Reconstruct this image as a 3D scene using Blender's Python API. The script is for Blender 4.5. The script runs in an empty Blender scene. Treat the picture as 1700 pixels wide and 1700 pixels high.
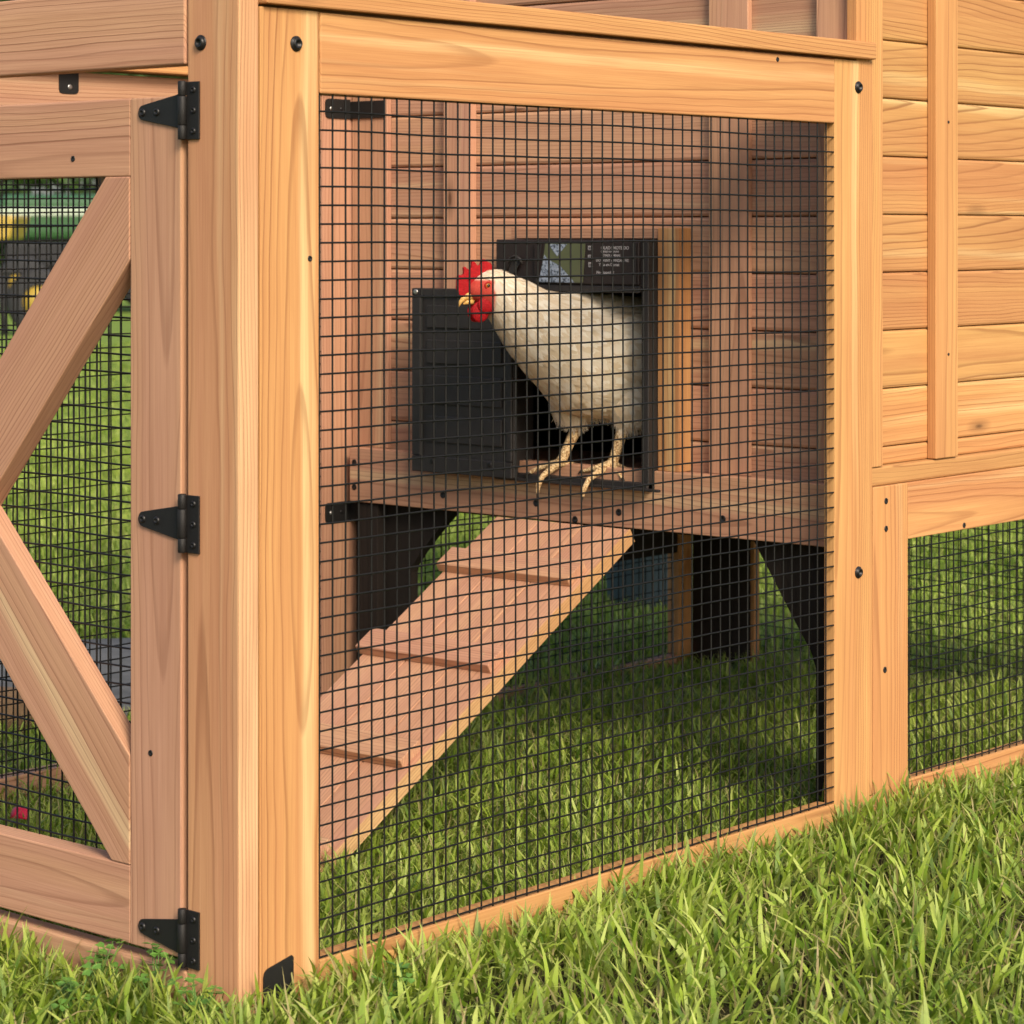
import bpy, bmesh, math, random
import numpy as np
from mathutils import Vector, Matrix

S = bpy.context.scene
COL = S.collection
R = math.radians
random.seed(7)
NP = np.random.default_rng(11)

# ---------------------------------------------------------------- camera
CAM = Vector((-2.282, -2.455, 1.054))
YAW = R(49.03)
cd = bpy.data.cameras.new('camera')
cam = bpy.data.objects.new('camera', cd); COL.objects.link(cam)
cam.location = CAM
cam.rotation_euler = (R(90), 0, -YAW)
cd.sensor_width = 36; cd.lens = 36 * 4230 / 1700
cd.shift_y = -465 / 1700
cd.clip_start = 0.05; cd.clip_end = 1000
cd.dof.use_dof = True; cd.dof.focus_distance = 3.95; cd.dof.aperture_fstop = 11.0
S.camera = cam

# ---------------------------------------------------------------- light
SUN_DIR = Vector((-0.37, -0.72, 0.59)).normalized()      # towards the sun
world = bpy.data.worlds.new('World'); S.world = world; world.use_nodes = True
wn = world.node_tree; wn.nodes.clear()
sky = wn.nodes.new('ShaderNodeTexSky'); sky.sky_type = 'NISHITA'; sky.sun_disc = False
sky.sun_elevation = math.asin(SUN_DIR.z)
sky.sun_rotation = math.atan2(SUN_DIR.x, SUN_DIR.y)
sky.dust_density = 3.0; sky.ozone_density = 0.6
bg = wn.nodes.new('ShaderNodeBackground'); bg.inputs[1].default_value = 0.14
wo = wn.nodes.new('ShaderNodeOutputWorld')
wn.links.new(sky.outputs[0], bg.inputs[0]); wn.links.new(bg.outputs[0], wo.inputs[0])
sl = bpy.data.lights.new('sun', 'SUN'); sl.energy = 2.7; sl.angle = R(18); sl.color = (1.0, 0.87, 0.70)
so = bpy.data.objects.new('sun', sl); COL.objects.link(so)
so.rotation_euler = SUN_DIR.to_track_quat('Z', 'Y').to_euler()
S.view_settings.view_transform = 'Standard'; S.view_settings.look = 'None'
S.view_settings.exposure = 0.58; S.view_settings.gamma = 1
S.render.engine = 'CYCLES'
S.render.resolution_x = S.render.resolution_y = 1024

# ---------------------------------------------------------------- materials
class NT:
    def __init__(s, name):
        s.m = bpy.data.materials.new(name); s.m.use_nodes = True
        s.t = s.m.node_tree; s.t.nodes.clear()
        s.out = s.t.nodes.new('ShaderNodeOutputMaterial')
        s.b = s.t.nodes.new('ShaderNodeBsdfPrincipled'); s.l(s.b.outputs[0], s.out.inputs[0])
    def l(s, a, b): s.t.links.new(a, b)
    def n(s, ty, **k):
        x = s.t.nodes.new('ShaderNode' + ty)
        for a, v in k.items(): setattr(x, a, v)
        return x
    def val(s, sock, v):
        if hasattr(v, 'links') or hasattr(v, 'is_linked'): s.l(v, sock)
        else: sock.default_value = v
    def math(s, op, a, b=0.0, c=0.0, clamp=False):
        x = s.n('Math', operation=op, use_clamp=clamp)
        for i, v in enumerate((a, b, c)): s.val(x.inputs[i], v)
        return x.outputs[0]
    def vm(s, op, a, b=(0, 0, 0)):
        x = s.n('VectorMath', operation=op)
        s.val(x.inputs[0], a)
        if op == 'SCALE': s.val(x.inputs[3], b)
        else: s.val(x.inputs[1], b)
        return x.outputs[0]
    def attr(s, nm):
        return s.n('Attribute', attribute_name=nm)
    def noise(s, vec, scale, detail=3, rough=.5, dist=0):
        x = s.n('TexNoise'); s.val(x.inputs['Vector'], vec); x.inputs['Scale'].default_value = scale
        x.inputs['Detail'].default_value = detail; x.inputs['Roughness'].default_value = rough
        x.inputs['Distortion'].default_value = dist
        return x.outputs[0]
    def ramp(s, fac, stops, interp='LINEAR'):
        x = s.n('ValToRGB'); s.val(x.inputs[0], fac); e = x.color_ramp; e.interpolation = interp
        while len(e.elements) < len(stops): e.elements.new(.5)
        for el, (p, c) in zip(e.elements, stops):
            el.position = p; el.color = (c, c, c, 1) if not isinstance(c, tuple) else (*c, 1)
        return x.outputs[0]
    def mix(s, f, a, b, mode='MIX'):
        x = s.n('Mix', data_type='RGBA', blend_type=mode)
        s.val(x.inputs[0], f)
        for i, v in ((6, a), (7, b)):
            s.val(x.inputs[i], (*v, 1) if isinstance(v, tuple) else v)
        return x.outputs[2]
    def sep(s, v):
        x = s.n('SeparateXYZ'); s.val(x.inputs[0], v); return x.outputs
    def comb(s, a, b, c):
        x = s.n('CombineXYZ')
        for i, v in enumerate((a, b, c)): s.val(x.inputs[i], v)
        return x.outputs[0]
    def bump(s, h, dist=.001, strength=1.0):
        x = s.n('Bump'); x.inputs['Distance'].default_value = dist; x.inputs['Strength'].default_value = strength
        s.l(h, x.inputs['Height']); s.l(x.outputs[0], s.b.inputs['Normal'])

def wood(name, early, late, sap, pink, rough=.62, dark=1.0):
    k = NT(name)
    co = k.attr('bco').outputs['Vector']; rn = k.attr('brnd').outputs['Vector']
    u, v, w = k.sep(co); r1, r2, r3 = k.sep(rn)
    seed = k.vm('SCALE', rn, 31.0)
    c2 = k.vm('ADD', co, seed)
    lo = k.noise(k.vm('MULTIPLY', c2, (2.2, 9, 9)), 1, 2)
    lo2 = k.noise(k.vm('MULTIPLY', c2, (7, 26, 26)), 1, 2)
    lo3 = k.noise(k.vm('MULTIPLY', c2, (.9, 4, 4)), 1, 1)
    d = k.math('ADD', k.math('MULTIPLY', k.math('SUBTRACT', lo, .5), .024), k.math('MULTIPLY', k.math('SUBTRACT', lo2, .5), .005))
    pv = k.math('MULTIPLY', k.math('SUBTRACT', r1, .5), .26)
    V = k.math('ADD', k.math('ADD', v, pv), d)
    tilt = k.math('MULTIPLY', k.math('SUBTRACT', r3, .5), .06)
    W0 = k.math('ADD', k.math('ADD', k.math('ADD', w, .040), k.math('MULTIPLY', r2, .12)), k.math('MULTIPLY', u, tilt))
    W = k.math('ADD', W0, k.math('MULTIPLY', k.math('SUBTRACT', lo3, .5), .03))
    r = k.math('SQRT', k.math('ADD', k.math('MULTIPLY', V, V), k.math('MULTIPLY', W, W)))
    # growth rings of uneven width
    rr = k.math('MULTIPLY', r, 195.0)
    rr = k.math('ADD', rr, k.math('MULTIPLY', k.noise(k.comb(k.math('MULTIPLY', r, 22), r2, r3), 1, 1), 3.0))
    fr = k.math('FRACT', rr)
    ring = k.ramp(fr, [(0, .0), (.50, .06), (.76, .20), (.88, 1.0), (.95, 1.0), (1.0, .0)])
    # fewer strong lines among weak ones
    amp = k.ramp(k.noise(k.comb(k.math('MULTIPLY', r, 70), r3, r1), 1, 1), [(.34, .38), (.58, 1.0)])
    ring = k.math('MULTIPLY', ring, amp)
    fib = k.noise(k.vm('MULTIPLY', c2, (6, 420, 420)), 1, 3, .6)
    fib2 = k.noise(k.vm('MULTIPLY', c2, (1.5, 90, 90)), 1, 3, .6)
    band = k.noise(k.comb(k.math('MULTIPLY', u, .5), k.math('MULTIPLY', V, 17), k.math('ADD', k.math('MULTIPLY', W, 17), k.math('MULTIPLY', r1, 40))), 1, 2)
    col = k.mix(k.ramp(band, [(.36, 0.0), (.66, 1.0)]), pink, early)
    sapf = k.ramp(k.noise(k.comb(k.math('MULTIPLY', u, .3), k.math('MULTIPLY', V, 24), k.math('MULTIPLY', r3, 55)), 1, 2), [(.56, 0.0), (.68, .85)])
    col = k.mix(sapf, col, sap)
    # broad blotches, slow change of tone along the board
    col = k.mix(k.ramp(k.noise(k.vm('MULTIPLY', c2, (3, 12, 12)), 1, 3), [(.35, .0), (.75, .22)]), col, late)
    col = k.mix(k.math('MULTIPLY', ring, .66), col, tuple(c * .62 for c in late))
    col = k.mix(k.ramp(fib2, [(.3, .26), (.60, .0)]), col, late)
    col = k.mix(k.ramp(fib, [(.3, .28), (.6, .0)]), col, late)
    # small knots
    vo = k.n('TexVoronoi'); k.l(k.vm('MULTIPLY', c2, (2.3, 8, 8)), vo.inputs['Vector']); vo.inputs['Scale'].default_value = 1
    keep = k.math('GREATER_THAN', k.sep(vo.outputs['Color'])[0], .60)
    kd = k.math('ADD', vo.outputs['Distance'], k.math('MULTIPLY', k.math('SUBTRACT', fib2, .5), .03))
    kn = k.math('MULTIPLY', k.ramp(kd, [(.022, 1.0), (.045, .5), (.12, .0)]), keep)
    col = k.mix(k.math('MULTIPLY', kn, .85), col, (.07, .028, .012))
    # tone of the single board
    tone = k.math('ADD', .86, k.math('MULTIPLY', r1, .28))
    col = k.mix(1.0, col, k.comb(tone, k.math('ADD', tone, k.math('MULTIPLY', k.math('SUBTRACT', r2, .5), .10)), tone), 'MULTIPLY')
    k.l(col, k.b.inputs['Base Color'])
    k.val(k.b.inputs['Roughness'], k.math('ADD', rough, k.math('MULTIPLY', fib, .18)))
    k.b.inputs['Specular IOR Level'].default_value = .28
    h = k.math('ADD', k.math('MULTIPLY', fib, .6), k.math('ADD', k.math('MULTIPLY', ring, -.35), k.math('MULTIPLY', fib2, .5)))
    k.bump(h, .0007, .7)
    return k.m

M = {}
M['cedar'] = wood('cedar_wood', (.585, .325, .120), (.29, .100, .033), (.72, .510, .240), (.52, .255, .100))
M['cedar_pink_sky_tint'] = wood('pink_sky_tint_cedar_wood', (.53, .305, .175), (.27, .110, .060), (.66, .47, .275), (.49, .265, .170))  # cedar with skylight's pink put into the colour; also the ramp's own pink
M['cedar_half_sky_tint'] = wood('half_sky_tint_cedar_wood', (.56, .305, .150), (.29, .105, .045), (.68, .46, .245), (.51, .255, .135))  # post's cedar, part of the skylight pink mixed into its colour
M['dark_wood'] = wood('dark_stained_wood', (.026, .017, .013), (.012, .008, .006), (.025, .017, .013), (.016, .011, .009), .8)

def plain(name, col, rough=.5, metal=0, spec=.5, nscale=200, namp=.15, bump=0.0, bscale=400):
    k = NT(name)
    tc = k.n('TexCoord').outputs['Object']
    f = k.noise(tc, nscale, 3)
    lo = tuple(c * (1 - namp) for c in col); hi = tuple(min(1, c * (1 + namp)) for c in col)
    k.l(k.mix(f, lo, hi), k.b.inputs['Base Color'])
    k.b.inputs['Roughness'].default_value = rough; k.b.inputs['Metallic'].default_value = metal
    k.b.inputs['Specular IOR Level'].default_value = spec
    if bump: k.bump(k.noise(tc, bscale, 2), bump)
    return k.m
M['wire'] = plain('black_coated_wire', (.007, .0065, .006), .5, 0, .3)
M['black_metal'] = plain('black_powder_coat', (.0095, .0085, .0080), .55, 0, .35, bump=.0004, bscale=1200)
M['screw'] = plain('dark_screw', (.012, .011, .011), .4, .2, .4)
M['steel'] = plain('steel_rivet', (.45, .44, .42), .35, .9)
M['black_plastic'] = plain('black_plastic', (.021, .018, .017), .5, 0, .4, 60, .3, .0004, 900)
M['unit_plastic'] = plain('brown_black_plastic', (.020, .0135, .0125), .5, 0, .35)
M['comb'] = plain('red_comb_skin', (.36, .004, .008), .6, 0, .25, 300, .45, .0014, 500)
M['beak'] = plain('yellow_beak', (.72, .42, .12), .4, 0, .5, 100, .2)
M['claw'] = plain('dark_claw', (.05, .035, .02), .4)
M['eye_black'] = plain('hen_pupil', (.004, .003, .003), .08, 0, .6)
M['eye_orange'] = plain('hen_iris', (.42, .16, .03), .2)
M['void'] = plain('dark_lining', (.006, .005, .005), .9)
M['petal'] = plain('red_petal', (.55, .01, .05), .5)

def tex_mat(name, scale, c1, c2, c3=None, rough=.9, bump=.0):
    k = NT(name); tc = k.n('TexCoord').outputs['Object']
    f = k.noise(tc, scale, 5, .6)
    st = [(.3, c1), (.7, c2)] if c3 is None else [(.3, c1), (.5, c2), (.72, c3)]
    k.l(k.ramp(f, st), k.b.inputs['Base Color']); k.b.inputs['Roughness'].default_value = rough
    k.b.inputs['Specular IOR Level'].default_value = .2
    if bump: k.bump(k.noise(tc, scale * 4, 4), bump)
    return k.m
M['concrete'] = tex_mat('concrete', 9, (.10, .097, .09), (.17, .165, .155), None, .9, .003)
M['bark'] = tex_mat('bark', 8, (.05, .032, .02), (.12, .085, .06), None, .95, .01)
M['logwood'] = tex_mat('weathered_log', 14, (.12, .075, .04), (.26, .17, .10), None, .9, .004)
M['green_paint'] = plain('green_paint', (.035, .095, .035), .35, 0, .5, 4, .1)
M['yellow_paint'] = plain('yellow_paint', (.36, .25, .045), .35, 0, .5, 4, .1)
M['white_paint'] = plain('white_paint', (.36, .42, .33), .4, 0, .5, 4, .1)
M['tyre'] = plain('rubber', (.018, .018, .02), .8)
M['red_paint'] = plain('red_paint', (.30, .02, .025), .5, 0, .5, 4, .1)
M['orange_paint'] = plain('orange_paint', (.65, .22, .02), .5, 0, .5, 4, .1)
M['blue_plastic'] = plain('blue_grey_plastic', (.085, .12, .15), .5, 0, .5, 6, .2)
M['clay'] = plain('pale_clay', (.50, .25, .16), .7, 0, .5, 6, .2)

# grass
k = NT('grass_blades')
g = k.attr('gcol').outputs['Vector']; gr, gt, gs = k.sep(g)       # random, height along blade, dryness
leaf = k.ramp(gr, [(.0, (.060, .125, .010)), (.32, (.17, .28, .022)), (.62, (.33, .45, .045)), (1.0, (.54, .63, .15))])
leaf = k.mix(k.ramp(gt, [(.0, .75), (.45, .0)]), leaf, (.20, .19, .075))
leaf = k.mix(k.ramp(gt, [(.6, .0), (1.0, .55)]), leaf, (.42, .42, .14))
leaf = k.mix(gs, leaf, (.40, .31, .15))
vein = k.noise(k.vm('MULTIPLY', k.attr('guv').outputs['Vector'], (9, .6, 1)), 1, 2)
leaf = k.mix(k.ramp(vein, [(.35, .25), (.6, .0)]), leaf, (.05, .10, .01))
k.l(leaf, k.b.inputs['Base Color']); k.b.inputs['Roughness'].default_value = .48
k.b.inputs['Specular IOR Level'].default_value = .35
tr = k.n('BsdfTranslucent'); k.l(k.mix(.35, leaf, (.30, .42, .03)), tr.inputs[0])
mx = k.n('MixShader'); mx.inputs[0].default_value = .32
k.l(k.b.outputs[0], mx.inputs[1]); k.l(tr.outputs[0], mx.inputs[2]); k.l(mx.outputs[0], k.out.inputs[0])
M['grass'] = k.m
k = NT('lawn_soil')
tc = k.n('TexCoord').outputs['Object']
f1 = k.noise(tc, 1.3, 6, .65); f2 = k.noise(tc, 40, 4, .7)
far = k.mix(f1, (.13, .20, .03), (.22, .29, .06)); far = k.mix(k.ramp(f2, [(.35, .5), (.6, .0)]), far, (.05, .10, .015))
near = k.mix(f2, (.016, .014, .007), (.045, .040, .018))
dist = k.math('SQRT', k.math('ADD', k.math('POWER', k.sep(tc)[0], 2), k.math('POWER', k.sep(tc)[1], 2)))
k.l(k.mix(k.ramp(k.math('DIVIDE', dist, 20), [(.14, .0), (.32, 1.0)]), near, far), k.b.inputs['Base Color'])
k.b.inputs['Roughness'].default_value = .95; k.b.inputs['Specular IOR Level'].default_value = .1
M['ground'] = k.m
k = NT('tree_leaves')
g = k.attr('gcol').outputs['Vector']; gr = k.sep(g)[0]
c = k.ramp(gr, [(0, (.022, .05, .012)), (.6, (.05, .105, .02)), (1, (.10, .16, .03))])
k.l(c, k.b.inputs['Base Color']); k.b.inputs['Roughness'].default_value = .6
tr = k.n('BsdfTranslucent'); k.l(c, tr.inputs[0]); mx = k.n('MixShader'); mx.inputs[0].default_value = .3
k.l(k.b.outputs[0], mx.inputs[1]); k.l(tr.outputs[0], mx.inputs[2]); k.l(mx.outputs[0], k.out.inputs[0])
M['leaves'] = k.m
# hen
k = NT('hen_plumage_and_skin')
ht = k.attr('hcol').outputs['Vector']; red, leg, ear = k.sep(ht)
tc = k.n('TexCoord').outputs['Object']
fe = k.noise(tc, 60, 4, .6); fe2 = k.noise(k.vm('MULTIPLY', tc, (1, 1, .35)), 900, 2)
c = k.mix(fe, (.66, .52, .34), (.84, .77, .64))
c = k.mix(k.ramp(fe2, [(.35, .25), (.6, .0)]), c, (.50, .40, .27))
redc = k.mix(k.noise(tc, 420, 3), (.38, .012, .014), (.56, .10, .06))
c = k.mix(red, c, redc); c = k.mix(ear, c, (.72, .50, .42))
vo = k.n('TexVoronoi'); k.l(tc, vo.inputs['Vector']); vo.inputs['Scale'].default_value = 330
legc = k.ramp(vo.outputs['Distance'], [(.15, (.80, .64, .38)), (.5, (.60, .40, .19)), (.8, (.24, .13, .055))])
c = k.mix(leg, c, legc)
k.l(c, k.b.inputs['Base Color']); k.b.inputs['Roughness'].default_value = .75
k.b.inputs['Specular IOR Level'].default_value = .25
h = k.math('ADD', k.math('MULTIPLY', vo.outputs['Distance'], k.math('MULTIPLY', leg, -1.0)), k.math('MULTIPLY', fe2, .5))
k.bump(h, .0012, .6)
M['hen'] = k.m
k = NT('hen_feathers')
g = k.attr('gcol').outputs['Vector']; gr, gt, gs = k.sep(g)
c = k.mix(gr, (.70, .57, .38), (.88, .82, .69))
c = k.mix(k.ramp(gt, [(.0, .35), (.5, .0)]), c, (.60, .47, .30))
k.l(c, k.b.inputs['Base Color']); k.b.inputs['Roughness'].default_value = .7
tr = k.n('BsdfTranslucent'); k.l(c, tr.inputs[0]); mx = k.n('MixShader'); mx.inputs[0].default_value = .25
k.l(k.b.outputs[0], mx.inputs[1]); k.l(tr.outputs[0], mx.inputs[2]); k.l(mx.outputs[0], k.out.inputs[0])
M['feather'] = k.m

# ---------------------------------------------------------------- object helpers
def tag(o, label=None, cat=None, group=None, kind=None):
    for a, v in (('label', label), ('category', cat), ('group', group), ('kind', kind)):
        if v: o[a] = v
    return o
def empty(name, loc=(0, 0, 0)):
    o = bpy.data.objects.new(name, None); COL.objects.link(o); o.location = loc; o.empty_display_size = .1
    return o
def wpos(o):
    p = Vector((0, 0, 0))
    while o is not None:
        p += o.location; o = o.parent
    return p
class MB:
    """collects polygons in world coordinates; several materials"""
    def __init__(s):
        s.v = []; s.f = []; s.mi = []; s.co = []; s.rn = []; s.sm = []
        s.mats = []
    def _m(s, m):
        if m not in s.mats: s.mats.append(m)
        return s.mats.index(m)
    def add(s, vs, fs, m, co=None, rn=None, smooth=False):
        o = len(s.v); mi = s._m(m)
        s.v += [tuple(v) for v in vs]
        s.co += co if co else [tuple(v) for v in vs]
        s.rn += [rn or (.5, .5, .5)] * len(vs)
        for f in fs:
            s.f.append(tuple(i + o for i in f)); s.mi.append(mi); s.sm.append(smooth)
    def board(s, o, U, V, W, m='cedar', bev=.0016, seg=2, rn=None, taper=None):
        """box with rounded edges: corner o, grain vector U, width vector V, thickness vector W"""
        o, U, V, W = Vector(o), Vector(U), Vector(V), Vector(W)
        bm = bmesh.new(); bmesh.ops.create_cube(bm, size=1.0)
        L = (U.length, V.length, W.length)
        for v in bm.verts:
            v.co = Vector(((v.co.x + .5) * L[0], (v.co.y + .5) * L[1], (v.co.z + .5) * L[2]))
        bb = min(bev, min(L) * .45)
        if bb > 0: bmesh.ops.bevel(bm, geom=bm.edges[:], offset=bb, segments=seg, profile=.5, affect='EDGES')
        u, v_, w = U.normalized(), V.normalized(), W.normalized()
        off = random.uniform(0, 3)
        vs, co = [], []
        for v in bm.verts:
            p = o + u * v.co.x + v_ * v.co.y + w * v.co.z
            if taper: p = taper(p)
            vs.append(p); co.append((v.co.x + off, v.co.y - L[1] / 2, v.co.z))
        flip = u.cross(v_).dot(w) < 0
        fs = [[x.index for x in (reversed(f.verts) if flip else f.verts)] for f in bm.faces]
        bm.free()
        s.add(vs, fs, M[m], co, rn or (random.random(), random.random(), random.random()))
    def box(s, a, b, m, bev=.001):
        a, b = Vector(a), Vector(b)
        s.board(a, (b.x - a.x, 0, 0), (0, b.y - a.y, 0), (0, 0, b.z - a.z), m, bev, 1)
    def tube(s, pts, rad, m, seg=6, cap=True, smooth=True):
        pts = [Vector(p) for p in pts]; n = len(pts)
        rad = rad if isinstance(rad, (list, tuple)) else [rad] * n
        vs = []; ref = None
        for i, p in enumerate(pts):
            t = (pts[min(i + 1, n - 1)] - pts[max(i - 1, 0)]).normalized()
            if ref is None: ref = Vector((0, 0, 1)) if abs(t.z) < .9 else Vector((1, 0, 0))
            a = t.cross(ref).normalized(); b = t.cross(a).normalized(); ref = -b if False else ref
            for j in range(seg):
                an = 2 * math.pi * j / seg
                vs.append(p + (a * math.cos(an) + b * math.sin(an)) * rad[i])
        fs = []
        for i in range(n - 1):
            for j in range(seg):
                fs.append((i * seg + j, i * seg + (j + 1) % seg, (i + 1) * seg + (j + 1) % seg, (i + 1) * seg + j))
        if cap:
            fs.append(tuple(reversed(range(seg)))); fs.append(tuple((n - 1) * seg + j for j in range(seg)))
        s.add(vs, fs, m if not isinstance(m, str) else M[m], smooth=smooth)
    def lathe(s, c, axis, prof, m, seg=20):
        """prof: list of (r, h) along axis"""
        c = Vector(c); t = Vector(axis).normalized()
        a = t.orthogonal().normalized(); b = t.cross(a)
        vs = []
        for r, h in prof:
            for j in range(seg):
                an = 2 * math.pi * j / seg
                vs.append(c + t * h + (a * math.cos(an) + b * math.sin(an)) * max(r, 1e-5))
        fs = []
        for i in range(len(prof) - 1):
            for j in range(seg):
                fs.append((i * seg + j, i * seg + (j + 1) % seg, (i + 1) * seg + (j + 1) % seg, (i + 1) * seg + j))
        fs.append(tuple((len(prof) - 1) * seg + j for j in range(seg)))
        s.add(vs, fs, M[m], smooth=True)
    def prism(s, poly, o, A, B, N, th, m, bev=.0):
        """polygon (a,b) in plane o,A,B extruded by th along N"""
        o, A, B, N = Vector(o), Vector(A), Vector(B), Vector(N)
        bm = bmesh.new()
        vv = [bm.verts.new(o + A * a + B * b) for a, b in poly]
        f = bm.faces.new(vv)
        r = bmesh.ops.extrude_face_region(bm, geom=[f])
        for v in [e for e in r['geom'] if isinstance(e, bmesh.types.BMVert)]: v.co += N * th
        bmesh.ops.recalc_face_normals(bm, faces=bm.faces[:])
        if bev: bmesh.ops.bevel(bm, geom=bm.edges[:], offset=bev, segments=2, profile=.5, affect='EDGES')
        bm.verts.index_update()
        fs = [[x.index for x in f.verts] for f in bm.faces]
        rn = (random.random(), random.random(), random.random())
        vs = [v.co.copy() for v in bm.verts]
        co = [((v - o).dot(B.normalized()), (v - o).dot(A.normalized()), (v - o).dot(N)) for v in vs]
        bm.free(); s.add(vs, fs, M[m], co, rn)
    def build(s, name, parent=None, org=None):
        me = bpy.data.meshes.new(name)
        base = wpos(parent) if parent else Vector((0, 0, 0))
        loc = Vector(org) if org is not None else base
        vs = [(v[0] - loc.x, v[1] - loc.y, v[2] - loc.z) for v in s.v]
        me.from_pydata(vs, [], s.f)
        for m in s.mats: me.materials.append(m)
        me.polygons.foreach_set('material_index', s.mi)
        me.polygons.foreach_set('use_smooth', s.sm)
        a = me.attributes.new('bco', 'FLOAT_VECTOR', 'POINT'); a.data.foreach_set('vector', [c for v in s.co for c in v])
        a = me.attributes.new('brnd', 'FLOAT_VECTOR', 'POINT'); a.data.foreach_set('vector', [c for v in s.rn for c in v])
        me.update()
        o = bpy.data.objects.new(name, me); COL.objects.link(o)
        if parent: o.parent = parent
        o.location = loc - base
        return o
def part(name, parent, fn, label=None):
    b = MB(); fn(b); o = b.build(name, parent)
    if label: o['label'] = label
    return o
X, Y, Z = Vector((1, 0, 0)), Vector((0, 1, 0)), Vector((0, 0, 1))

# ---------------------------------------------------------------- ground
me = bpy.data.meshes.new('ground')
gx = [-300, -30, -6, -3, 0, 3, 6, 12, 40, 300]
vv = [(a, b, 0) for a in gx for b in gx]; n = len(gx)
me.from_pydata(vv, [], [(i * n + j, (i + 1) * n + j, (i + 1) * n + j + 1, i * n + j + 1) for i in range(n - 1) for j in range(n - 1)])
me.materials.append(M['ground'])
ground = bpy.data.objects.new('ground', me); COL.objects.link(ground); ground['kind'] = 'structure'

# concrete garden path behind the run
b = MB()
d = Vector((.62, .78, 0)).normalized(); nn = Vector((-d.y, d.x, 0))
p0 = Vector((1.80, 2.46, 0))
dd = Vector((-.80, .60, 0)); pn = Vector((.60, .80, 0))
for i in range(-1, 9):
    q = Vector((1.22, 1.86, .0)) + dd * (i * .62)
    b.board(q, dd * .61, pn * .95, Z * .028, 'concrete', .004)
path = b.build('path'); path['kind'] = 'structure'

# ---------------------------------------------------------------- THE COOP
coop = empty('chicken_coop', (1.4, .6, 0))
tag(coop, 'cedar chicken coop with black wire run, braced door and raised planked house', 'chicken coop')
D = 1.25           # depth of the run
P = coop
def screw_dark(b, p, ax, r=.0042):
    b.lathe(p, ax, [(r * 1.05, -.001), (r, .0008), (r * .55, .0008), (r * .5, .0002), (0, .0002)], 'screw', 12)
def bolt(parent, p, ax):
    b = MB()
    b.lathe(p, ax, [(.0105, -.001), (.0105, .0014), (.0088, .0022), (.0080, .0022), (.0078, .0046), (.0066, .0056), (.0046, .0056), (.0042, .0012), (0, .0012)], 'screw', 24)
    return b.build('bolt', parent)
def screws(parent, pts, ax, r=.0042):
    for p in pts:
        b = MB(); screw_dark(b, p, ax, r); b.build('screw', parent)

# corner post
post = part('corner_post', P, lambda b: b.board((0, .1, -.02), (0, 0, 1.46), (0, -.1, 0), (.036, 0, 0), 'cedar_half_sky_tint', .0022, rn=(.58, .45, .50)))
bolt(post, (0, .073, 1.305), (-1, 0, 0))
# right hand panel frame
st1 = part('stile', P, lambda b: b.board((.0385, 0, .0), (0, 0, 1.352), (.1090, 0, 0), (0, .036, 0), 'cedar', .0016, rn=(.42, .5, .60)))
bolt(st1, (.104, 0, 1.306), (0, -1, 0))
screws(st1, [(.130, 0, 1.018)], (0, -1, 0), .004)
st2 = part('stile', P, lambda b: b.board((1.392, 0, .0), (0, 0, 1.352), (.1185, 0, 0), (0, .022, 0), 'cedar', .0016, rn=(.72, .62, .42)))
bolt(st2, (1.465, 0, 1.306), (0, -1, 0)); bolt(st2, (1.465, 0, .461), (0, -1, 0))
tr_ = part('top_rail', P, lambda b: b.board((.149, -.001, 1.241), (1.242, 0, 0), (0, 0, .110), (0, .036, 0), 'cedar', .0022, rn=(.45, .35, .56)))
screws(tr_, [(1.22, -.001, 1.342)], (0, -1, 0), .004)
part('bottom_rail', P, lambda b: b.board((.149, .0, .002), (1.242, 0, 0), (0, 0, .068), (0, .036, 0), 'cedar', .0022, rn=(.4, .8, .4)))
part('cap_board', P, lambda b: b.board((.040, -.012, 1.3555), (1.466, 0, 0), (0, .075, 0), (0, 0, .030), 'cedar', .0025, rn=(.40, .4, .8)))
# foot plate
def fp(b):
    x0, x1, z0, z1, r = .043, .098, .0, .088, .012
    poly = [(x0, z0), (x1, z0)] + [(x1, z1 - .003), (x1 - .003, z1 - .0)] + [(x0 + r - r * math.sin(a), z1 - .008 - r + r * math.cos(a)) for a in (0, .5, 1.0, 1.57)]
    b.prism(poly, (0, -.002, 0), X, Z, Y, .0018, 'black_metal')
part('foot_plate', P, fp)

# wire meshes --------------------------------------------------
def wire_panel(name, parent, o, A, B, la, lb, N, pitch=.0254, r=.00145, phase=.006, jit=.0012, seg=5, a0=None, res=24, vr=1.0):
    """A horizontal direction, B vertical, N outward; welded grid"""
    o, A, B, N = Vector(o), Vector(A), Vector(B), Vector(N)
    b = MB(); rs = random.Random(int(la * 1000 + o.x * 777 + o.y * 333))
    def wav(t, ph, am): return am * (math.sin(t * 9 + ph) + .5 * math.sin(t * 23 + ph * 2.3))
    a = phase
    while a < la:
        ph = rs.uniform(0, 6); am = rs.uniform(.1, 1) * jit * .5
        b.tube([o + A * (a + wav(lb * i / res, ph, am)) + B * (lb * i / res) for i in range(res + 1)], r * vr, 'wire', seg, False)
        a += pitch
    c = phase
    base = rs.uniform(0, 6)
    while c < lb:
        ph = base + c * 3; am = jit
        b.tube([o + B * (c + wav(la * i / res, ph, am)) + A * (la * i / res) + N * r * 1.5 for i in range(res + 1)], r, 'wire', seg, False)
        c += pitch
    return b.build(name, parent)
wire_panel('wire_mesh', P, (.1475, .0045, .069), X, Z, 1.2445, 1.173, -Y, phase=.0045, jit=.0009)
wire_panel('wire_mesh', P, (.1475, D + .006, .065), X, Z, 1.2445, 1.18, -Y, phase=.008)
wire_panel('wire_mesh', P, (1.512, D - .008, .02), X, Z, 1.24, .50, Y, phase=.003)

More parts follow.
